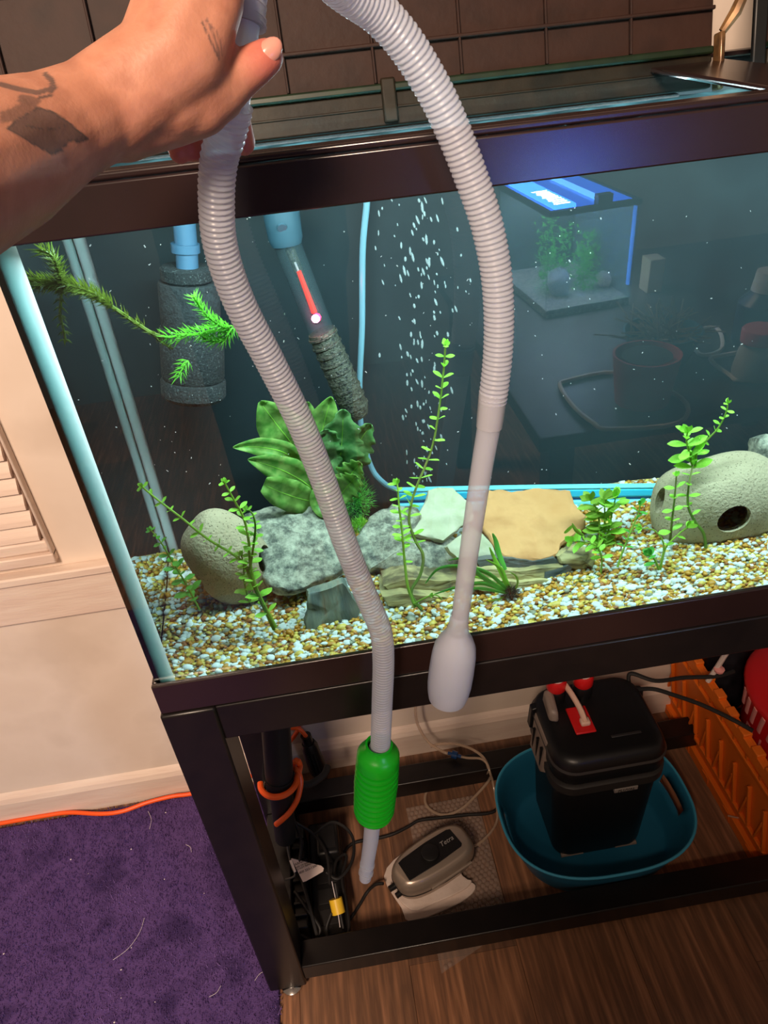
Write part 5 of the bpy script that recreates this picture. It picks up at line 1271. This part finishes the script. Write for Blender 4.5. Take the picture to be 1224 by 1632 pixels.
for sx in (-1, 1): MB().tube([(fx+sx*.05-.02, fy-.066, .010), (fx+sx*.05+.02, fy-.066, .010)], .004, 8).build('foot', M['fgrey'], cf, smooth=True)
rloft([(.186, .164, .036, .2155), (.194, .172, .038, .219), (.194, .172, .038, .236), (.184, .162, .036, .2395)], 'collar', mat('dark_grey_collar', (40, 38, 37), 0.42), cf)
rloft([(.180, .158, .034, .240), (.190, .168, .037, .246), (.190, .168, .037, .276), (.184, .162, .036, .288), (.174, .152, .034, .2955), (.150, .130, .030, .298)], 'lid', M['fblack'], cf, 60)
flid = bpy.data.objects['lid']
rloft([(.192, .170, .038, .2705), (.194, .172, .038, .2725), (.190, .168, .037, .2765)], 'lid_ridge', mat('dark_grey_ridge', (54, 51, 50), 0.4), flid)
for sx in (-1, 1):      # side clamps
    X = lambda a: fx+sx*(a+.005)
    sc_ = MB().hexa([Vector(p) for p in [(X(.088), fy-.028, .205), (X(.098), fy-.022, .205), (X(.098), fy+.036, .205), (X(.088), fy+.036, .205), (X(.074), fy-.032, .290), (X(.090), fy-.026, .284), (X(.090), fy+.040, .284), (X(.074), fy+.040, .290)]]).build('side_clamp', M['fgrey'], cf, bevel=0.003)
    for j in range(3): MB().box(X(.093)-.004, X(.093)+.004, fy-.018+j*.020, fy-.014+j*.020, .212, .262).build('clamp_slot', M['fblack'], sc_)
    MB().hexa([Vector(p) for p in [(X(.085), fy+.042, .240), (X(.097), fy+.042, .240), (X(.097), fy+.058, .240), (X(.085), fy+.058, .240), (X(.078), fy+.042, .292), (X(.094), fy+.042, .288), (X(.094), fy+.056, .288), (X(.078), fy+.056, .292)]]).build('clamp_hinge', M['fblack'], cf, bevel=0.002)
# lever block
MB().box(fx-.048, fx-.014, fy-.032, fy+.022, .2995, .304).build('lever_plate', M['red'], flid, bevel=0.002)
MB().tube(spline([(fx-.040, fy+.046, .330), (fx-.036, fy+.022, .330), (fx-.031, fy+.0, .322), (fx-.028, fy-.014, .310)], 6), [.0045]*13+[.0048]*6, 10, flat=1.5).build('lever', mat('ivory_lever', (214, 178, 158), 0.4), flid, smooth=True)
MB().box(fx-.036, fx-.020, fy-.022, fy-.008, .3042, .314).build('lever_tip', mat('ivory_tip', (214, 178, 158), 0.4), flid, bevel=0.003)
MB().hexa([Vector(p) for p in [(fx-.082, fy+.005, .297), (fx-.066, fy-.002, .297), (fx-.060, fy+.055, .297), (fx-.078, fy+.055, .297), (fx-.080, fy+.008, .318), (fx-.066, fy+.004, .318), (fx-.062, fy+.05, .326), (fx-.078, fy+.05, .326)]]).build('prime_knob', M['fgrey'], flid, bevel=0.005)
for sx in (-.055, -.008):
    MB().lathe([(.0165, .296), (.0165, .318), (.0145, .322)], 24, Matrix.Translation((fx+sx, fy+.052, 0)), caps=True).build('hose_port', M['fblack'], cf, smooth=True, angle=40)
    MB().lathe([(.0150, .3222), (.0170, .326), (.0170, .342), (.0150, .346)], 24, Matrix.Translation((fx+sx, fy+.052, 0)), caps=True).build('port_nut', M['red'], cf, smooth=True, angle=40)
    MB().lathe([(.0125, .3462), (.0125, .39)], 20, Matrix.Translation((fx+sx, fy+.052, 0)), caps=True).build('port_hose', mat('white_fitting', (226, 206, 198), 0.4), cf, smooth=True, angle=40)
MB().box(fx+.006, fx+.056, fy-.046, fy-.041, .2968, .2988).build('lid_emboss', mat('dark_emboss', (44, 42, 42), 0.4), flid, bevel=0.001)
yl_ = fy-.0792
npl = MB().box(fx+.004, fx+.044, yl_-.0045, yl_+.002, .203, .2125).build('name_plate', mat('grey_plate', (128, 122, 118), 0.35), cf, bevel=0.001)
text_part('FLUVAL', .0085, Matrix.Translation((fx+.024, yl_-.0048, .2076)) @ Euler((math.pi/2, 0, 0)).to_matrix().to_4x4(), M['inkprint'], npl, shear=0.2)
cord('filter_cord', [(fx+.082, fy+.062, .285), (fx+.086, fy+.070, .305), FZ(1045,1085,.30), FZ(1090,1080,.30), FZ(1140,1078,.30), FZ(1170,1070,.30)], .0036, M['softblack'], 'black power cord arching from the filter lid over the orange crate')
cord('filter_cord', [(fx+.084, fy+.050, .285), FZ(1040,1098,.30), FZ(1075,1108,.295), FZ(1120,1124,.285), FZ(1170,1148,.275), FZ(1200,1165,.272)], .0036, M['softblack'], 'second black cord running from the filter lid to the red bucket')
# --- orange crate
M['crate'] = mat('orange_crate_plastic', (226, 108, 28), 0.45, var=[(236, 118, 34)], vscale=6)
cr = thing('plastic_crate', 'orange plastic crate with ribbed side beside the canister filter', 'crate', (0.98, 0.20, 0))
cx0, cx1, cy0, cy1, ch = 0.838, 1.14, 0.062, 0.268, 0.245
lean = 0.014
def cp(y, z, o=0.0): return Vector((cx0+0.018*(1-z/ch)-o, y, z))
# near side: posts, rails, diagonals
cb_ = MB().hexa([cp(cy0-.03, .002), cp(cy0-.03, .002)+Vector((.004, 0, 0)), cp(.405, .002)+Vector((.004, 0, 0)), cp(.405, .002), cp(cy0-.03, ch), cp(cy0-.03, ch)+Vector((.004, 0, 0)), cp(.405, ch)+Vector((.004, 0, 0)), cp(.405, ch)])
csp = cb_.build('side_panel', M['crate'], cr)
def crbar(y0, z0_, y1, z1, w, o=.007, name='rib'):
    a = cp(y0, z0_, o/2); b = cp(y1, z1, o/2); d = (b-a).normalized(); s_ = d.cross(Vector((1, 0, 0))).normalized()*w/2; t_ = Vector((o/2, 0, 0))
    MB().hexa([a-s_-t_, a+s_-t_, a+s_+t_, a-s_+t_, b-s_-t_, b+s_-t_, b+s_+t_, b-s_+t_]).build(name, M['crate'], csp, bevel=0.001)
crbar(.035, .012, .404, .012, .022, .010, 'rail'); crbar(.035, .055, .404, .055, .006); crbar(.035, .195, .404, .195, .006); crbar(.035, ch-.012, .404, ch-.012, .022, .010, 'rail')
for k in range(8):
    y = .05+k*.048; crbar(y, .058, y+.016, .150, .005); crbar(y+.026, .058, y+.014, .120, .004)
for k in range(9):
    y = .052+k*.041; crbar(y, .200, y, ch-.02, .005, .006)
    MB().box(cx0-.010, cx0+.006, y+.010, y+.030, ch-.002, ch+.006).build('rim_lug', M['crate'], csp, bevel=0.0015)
for k in range(5): y = .06+k*.078; MB().hexa([cp(y, .001, .011), cp(y+.03, .001, .011), cp(y+.03, .001, 0), cp(y, .001, 0), cp(y+.004, .02, .011), cp(y+.026, .02, .011), cp(y+.026, .02, 0), cp(y+.004, .02, 0)]).build('foot_lug', M['crate'], csp)
MB().box(cx0+.02, 1.13, cy0-.03, cy0-.026, .002, ch).build('end_panel', M['crate'], cr); MB().box(cx0+.02, 1.13, .401, .405, .002, ch).build('end_panel', M['crate'], cr); MB().box(1.13, 1.134, cy0-.03, .405, .002, ch).build('side_panel', M['crate'], cr)
MB().box(cx0+.022, 1.129, cy0-.025, .400, .002, .006).build('base_panel', M['crate'], cr)
# --- red bucket with pale lettering, in the crate
rb = thing('red_bucket', 'round red container with pale lettering at the right edge', 'bucket', (1.0, 0.17, 0.0065))
bx_, by_ = 0.990, 0.165
M['redg'] = mat('glossy_red_plastic', (204, 30, 34), 0.25); M['pinkprint'] = mat('pink_print', (222, 150, 146), 0.4)
MB().lathe([(.0001, .0065), (.100, .0065), (.112, .05), (.128, .20), (.136, .285), (.139, .292), (.136, .298), (.128, .305), (.09, .322), (.0001, .330)], 48, Matrix.Translation((bx_, by_, 0))).build('shell', M['redg'], rb, smooth=True, angle=50)
def on_bucket(th, z, off=.0006):
    r = np.interp(z, [.05, .20, .285, .292, .298, .305, .322, .330], [.112, .128, .136, .139, .136, .128, .09, .0])+off
    return Vector((bx_+r*math.cos(th), by_+r*math.sin(th), z+off))
def stroke(pts, w):
    mb = MB(); P = [on_bucket(*q) for q in pts]; mb.tube(P, w, 6, flat=0.25); mb.build('lettering', M['pinkprint'], rb, smooth=True)
for k in range(7): t0 = math.radians(160+k*9); stroke([(t0-.02, .244), (t0, .264), (t0+.03, .286)], .0052)
for k, tx in enumerate('DISH'):
    t0 = math.radians(176+k*13); c_ = on_bucket(t0, .215, .0012); nrm = Vector((math.cos(t0), math.sin(t0), 0)); tx_ = Vector((-math.sin(t0), math.cos(t0), 0)); 
    text_part(tx, .038, Matrix(((tx_.x, 0, nrm.x, c_.x), (tx_.y, 0, nrm.y, c_.y), (0, 1, 0, c_.z), (0, 0, 0, 1))), M['pinkprint'], rb, ext=.0003)
# dark bag and white handle in the crate
bg = thing('dark_bag', 'crumpled black bag in the back of the orange crate', 'bag', (0.93, 0.36, 0.007))
bme = ellipsoid((0.925, 0.350, 0.155), (0.052, 0.036, 0.138), None, 40)
for v in bme.vertices:
    p = v.co; v.co = p+Vector((noise.noise(p*28), noise.noise(p*28+Vector((7, 0, 0))), noise.noise(p*28+Vector((0, 7, 0)))))*.010
bme.materials.append(mat('black_bag_film', (22, 22, 26), 0.3, var=[(40, 38, 44)], vscale=40)); bme.polygons.foreach_set('use_smooth', [True]*len(bme.polygons)); put(bpy.data.objects.new('bag_body', bme), bg)
MB().lathe([(.0001, -.004), (.008, -.002), (.009, .003), (.0001, .006)], 10, Matrix.Translation(FZ(1146,1068,.315))).build('pink_tie', M['pinkprint'], bg, smooth=True)
cord('white_rod', [FZ(1128,1086,.285), FZ(1144,1062,.32), FZ(1158,1040,.36), FZ(1166,1030,.385)], .0045, mat('white_rod', (206, 190, 184), 0.4), 'thin white rod sticking up out of the orange crate', 'rod')
cord('thin_tube', [FZ(1160,1300,.03), FZ(1185,1304,.03), FZ(1224,1301,.03), FZ(1260,1299,.03)], .0018, M['clearline'], 'thin clear tube in front of the orange crate', 'tube')
# ================================================================== the corner behind the photographer, seen only as reflections in the front glass
def V(u, v, z):
    p = FZ(u, v, z); return Vector((p.x, 2*Y_GLASS-p.y, p.z))
TZ = 0.62
tbx0, tbx1, tby0, tby1 = 0.60, 1.70, -1.55, -0.56
dt = thing('side_table', 'dark side table mirrored faintly in the front glass', 'table', (1.1, -1.05, 0))
M['darkwood'] = mat('dark_table', (46, 36, 34), 0.5, var=[(56, 44, 40)], vscale=6)
MB().box(tbx0, tbx1, tby0, tby1, TZ-.03, TZ).build('table_top', M['darkwood'], dt, bevel=.003)
for x in (tbx0+.03, tbx1-.08):
    for y in (tby0+.03, tby1-.08): MB().box(x, x+.05, y, y+.05, 0, TZ-.0302).build('leg', M['darkwood'], dt)
# small lit aquarium
sa = thing('small_aquarium', 'small aquarium with a blue lamp mirrored in the upper right of the front glass', 'aquarium', (0.9, -1.25, TZ))
f0, f1, b0_ = V(876,347,.86), V(1021,325,.86), V(853,291,.86)
exx = (f1-f0); wid = exx.length; exx.normalize(); eyy = Vector((exx.y, -exx.x, 0));
if eyy.y > 0: eyy = -eyy
dep = 0.34; hgt = .86-TZ
def sq(a, b, c): return f0+exx*a*wid+eyy*b*dep+Vector((0, 0, TZ-.86+c))
def sbox(name, a0, a1, b0, b1, c0, c1, m, bevel=0):
    MB().hexa([sq(a0,b0,c0), sq(a1,b0,c0), sq(a1,b1,c0), sq(a0,b1,c0), sq(a0,b0,c1), sq(a1,b0,c1), sq(a1,b1,c1), sq(a0,b1,c1)]).build(name, m, sa, bevel=bevel)
M['thin'] = clearmat('thin_glass', (150, 200, 215), 0.12, 0.05, 0.0)
sbox('front_pane', 0, 1, 0, .012, .0, hgt, M['thin']); sbox('side_pane', 0, .012, .013, 1, 0, hgt, M['thin']); sbox('side_pane', .988, 1, .013, 1, 0, hgt, M['thin'])
sbox('back_pane', .013, .987, .985, 1, 0, hgt, mat('dark_back', (30, 40, 44), 0.6)); sbox('base', .013, .987, .013, .984, .001, .02, mat('small_gravel', (120, 116, 104), 0.9, var=[(190, 190, 180)], vscale=120))
sbox('top_rim', -.01, 1.01, -.01, .03, hgt, hgt+.012, M['blackplastic']); sbox('top_rim', -.01, .03, .031, 1, hgt, hgt+.012, M['blackplastic']); sbox('top_rim', .97, 1.01, .031, 1, hgt, hgt+.012, M['blackplastic'])
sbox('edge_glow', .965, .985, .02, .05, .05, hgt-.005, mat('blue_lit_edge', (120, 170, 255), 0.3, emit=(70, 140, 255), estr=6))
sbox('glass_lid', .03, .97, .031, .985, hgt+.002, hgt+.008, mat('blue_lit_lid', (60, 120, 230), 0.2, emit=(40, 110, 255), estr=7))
sbox('lamp', .10, .34, .08, .96, hgt+.0085, hgt+.016, mat('blue_lamp', (80, 150, 255), 0.3, emit=(60, 140, 255), estr=26))
sbox('lamp', .62, .70, .08, .96, hgt+.0085, hgt+.014, mat('blue_lamp_edge', (120, 190, 255), 0.3, emit=(90, 170, 255), estr=16))
for k in range(9): sbox('lamp_diode', .13+.018*(k % 2), .30, .12+.05*k, .135+.05*k, hgt+.0162, hgt+.0172, mat('diode', (255, 255, 255), .3, emit=((255, 220, 200), (200, 255, 240), (230, 230, 255))[k % 3], estr=60))
sbox('clip', .50, .66, -.03, .03, hgt+.0125, hgt+.035, M['blackplastic'])
for k, (a, b, h_) in enumerate(((.3, .4, .13), (.55, .5, .15), (.7, .35, .10), (.85, .55, .12), (.45, .7, .16))):
    c_ = sq(a, b, .02); mb = MB(); rnd = random.Random(k)
    for i in range(160):
        p = c_+Vector((rnd.gauss(0, .014), rnd.gauss(0, .014), rnd.uniform(0, h_))); d = Vector((rnd.gauss(0, 1), rnd.gauss(0, 1), rnd.gauss(0, .6))).normalized(); s_ = d.orthogonal().normalized()*.003
        mb.add([p, p+d*.007+s_, p+d*.016, p+d*.007-s_], [(0, 1, 2, 3)])
    mb.build('weed', M['leafC'], sa)
area_light('small_tank_lamp', sq(.5, .5, hgt-.004), sq(.5, .5, 0), .18, .26, 22.0, (0.6, 0.85, 1.0))
rk = ellipsoid(sq(.35, .3, .05), (.03, .03, .035), None, 20, .3); rk.materials.append(mat('pale_rock', (200, 205, 205), .8)); put(bpy.data.objects.new('rock', rk), sa)
rk = ellipsoid(sq(.9, .3, .04), (.02, .02, .02), None, 16, .3); rk.materials.append(rk.materials[0] if len(rk.materials) else M['paper']); put(bpy.data.objects.new('rock', rk), sa)
# red pot with blue bowl and twigs
rp = thing('red_pot', 'dull red pot mirrored below the small aquarium', 'pot', V(1020,655,TZ))
c_ = V(1022,640,TZ); c_.z = 0
MB().lathe([(.0001, TZ), (.050, TZ), (.062, TZ+.10), (.058, TZ+.10), (.046, TZ+.006), (.0001, TZ+.006)], 32, Matrix.Translation(c_)).build('pot_wall', mat('dull_red', (190, 60, 56), .5), rp, smooth=True, angle=50)
MB().lathe([(.046, TZ+.096), (.0001, TZ+.10)], 24, Matrix.Translation(c_)).build('soil', mat('soil', (60, 52, 44), .9), rp)
bw2 = thing('blue_bowl', 'teal bowl of dry twigs mirrored behind the red pot', 'bowl', V(1040,560,TZ))
c2 = V(1050,575,TZ); c2.z = 0
MB().lathe([(.0001, TZ), (.055, TZ), (.080, TZ+.07), (.076, TZ+.07), (.052, TZ+.006), (.0001, TZ+.006)], 32, Matrix.Translation(c2)).build('bowl_wall', mat('teal_bowl', (40, 110, 130), .4), bw2, smooth=True, angle=50)
mb = MB(); rnd = random.Random(5)
for i in range(90):
    p = c2+Vector((rnd.gauss(0, .025), rnd.gauss(0, .025), TZ+.05)); d = Vector((rnd.gauss(0, 1), rnd.gauss(0, 1), rnd.uniform(.2, 1.0))).normalized(); mb.tube([p, p+d*.05, p+d*.09+Vector((0, 0, -.01))], .0016, 4)
mb.build('twigs', mat('dry_twigs', (150, 140, 118), .8), bw2)
# trays
M['ivory'] = mat('ivory_plastic', (214, 208, 196), .4)
def tray(label, px, z=TZ):
    P = [V(u, v, z) for u, v in px]; P = spline(P, 4, closed=True); c = sum(P, Vector())/len(P)
    t = thing('tray', label, 'tray', c)
    MB().prism([Vector((p.x, p.y, z+.0005)) for p in P], (0, 0, .003)).build('tray_base', mat('dark_tray', (60, 62, 62), .4), t)
    MB().tube([p+Vector((0, 0, .008)) for p in P], .0045, 6, closed=True).build('tray_rim', M['ivory'], t, smooth=True)
tray('shallow tray with a pale rim mirrored below the red pot', [(893,622),(905,612),(985,600),(1085,640),(1080,680),(970,690),(945,680),(915,655)])
tray('pale rimmed tray mirrored under the red lidded jar', [(1132,580),(1150,572),(1250,560),(1300,590),(1280,604),(1180,612),(1165,606)])
tray('small pale rimmed tray mirrored left of the red lidded jar', [(1092,538),(1140,528),(1150,560),(1120,572),(1105,560)])
def bottle(name, label, base, prof, m, capm, cprof):
    t = thing(name, label, name.split('_')[-1], base); Mx = Matrix.Translation(base)
    MB().lathe(prof, 28, Mx).build('body', m, t, smooth=True, angle=40); MB().lathe(cprof, 24, Mx).build('cap', capm, t, smooth=True, angle=40)
bottle('glass_jar', 'squat jar with a red lid mirrored at the right edge', V(1200,597,TZ+.0095), [(.0001, 0), (.040, 0), (.042, .01), (.036, .05), (.030, .07)], mat('grey_jar', (176, 170, 156), .3), mat('red_lid', (200, 44, 48), .4), [(.036, .0702), (.037, .092), (.034, .096), (.0001, .097)])
bottle('dark_bottle', 'dark blue bottle with a pale cap mirrored at the right edge', V(1205,545,TZ), [(.0001, 0), (.050, 0), (.052, .01), (.052, .09), (.028, .115)], mat('navy_bottle', (36, 40, 64), .35), M['ivory'], [(.032, .1152), (.027, .155), (.0001, .157)])
wb = V(1036,462,TZ)
bx3 = MB().box(wb.x-.02, wb.x+.02, wb.y-.025, wb.y+.025, TZ+.0, TZ+.085).build('wooden_block', mat('beige_block', (208, 176, 140), .6), bevel=.002); tag(bx3, 'beige wooden block standing beside the mirrored small aquarium', 'block')
# lamp on a bent arm above the small aquarium; only its blue glow on the rim is seen
cl = thing('clip_lamp', 'blue lamp above the small aquarium, glowing on the dark rim', 'lamp', sq(.5, 1.0, hgt))
def vy(u, v, y):
    p = FY(u, v, y); return Vector((p.x, 2*Y_GLASS-p.y, p.z))
L0, L1 = vy(842, 250, 1.20), vy(965, 238, 1.20)
MB().hexa([L0+Vector((0, -.03, -.035)), L1+Vector((0, -.03, -.035)), L1+Vector((0, .0, -.045)), L0+Vector((0, .0, -.045)), L0+Vector((0, -.03, .035)), L1+Vector((0, -.03, .035)), L1+Vector((0, .0, .02)), L0+Vector((0, .0, .02))]).build('lamp_head', M['blackplastic'], cl, bevel=.003)
MB().hexa([L0+Vector((.008, .0006, -.040)), L1+Vector((-.008, .0006, -.040)), L1+Vector((-.008, .004, -.040)), L0+Vector((.008, .004, -.040)), L0+Vector((.008, .0006, .016)), L1+Vector((-.008, .0006, .016)), L1+Vector((-.008, .004, .016)), L0+Vector((.008, .004, .016))]).build('diffuser', mat('blue_diffuser', (60, 110, 255), .4, emit=(48, 104, 255), estr=20.0), cl)
mid_ = L0.lerp(L1, .5)
MB().tube(spline([mid_+Vector((0, -.03, 0)), mid_+Vector((0, -.14, .04)), sq(.55, 1.05, hgt+.10), sq(.5, 1.04, hgt+.012)], 8), .006, 10).build('arm', M['blackplastic'], cl, smooth=True)
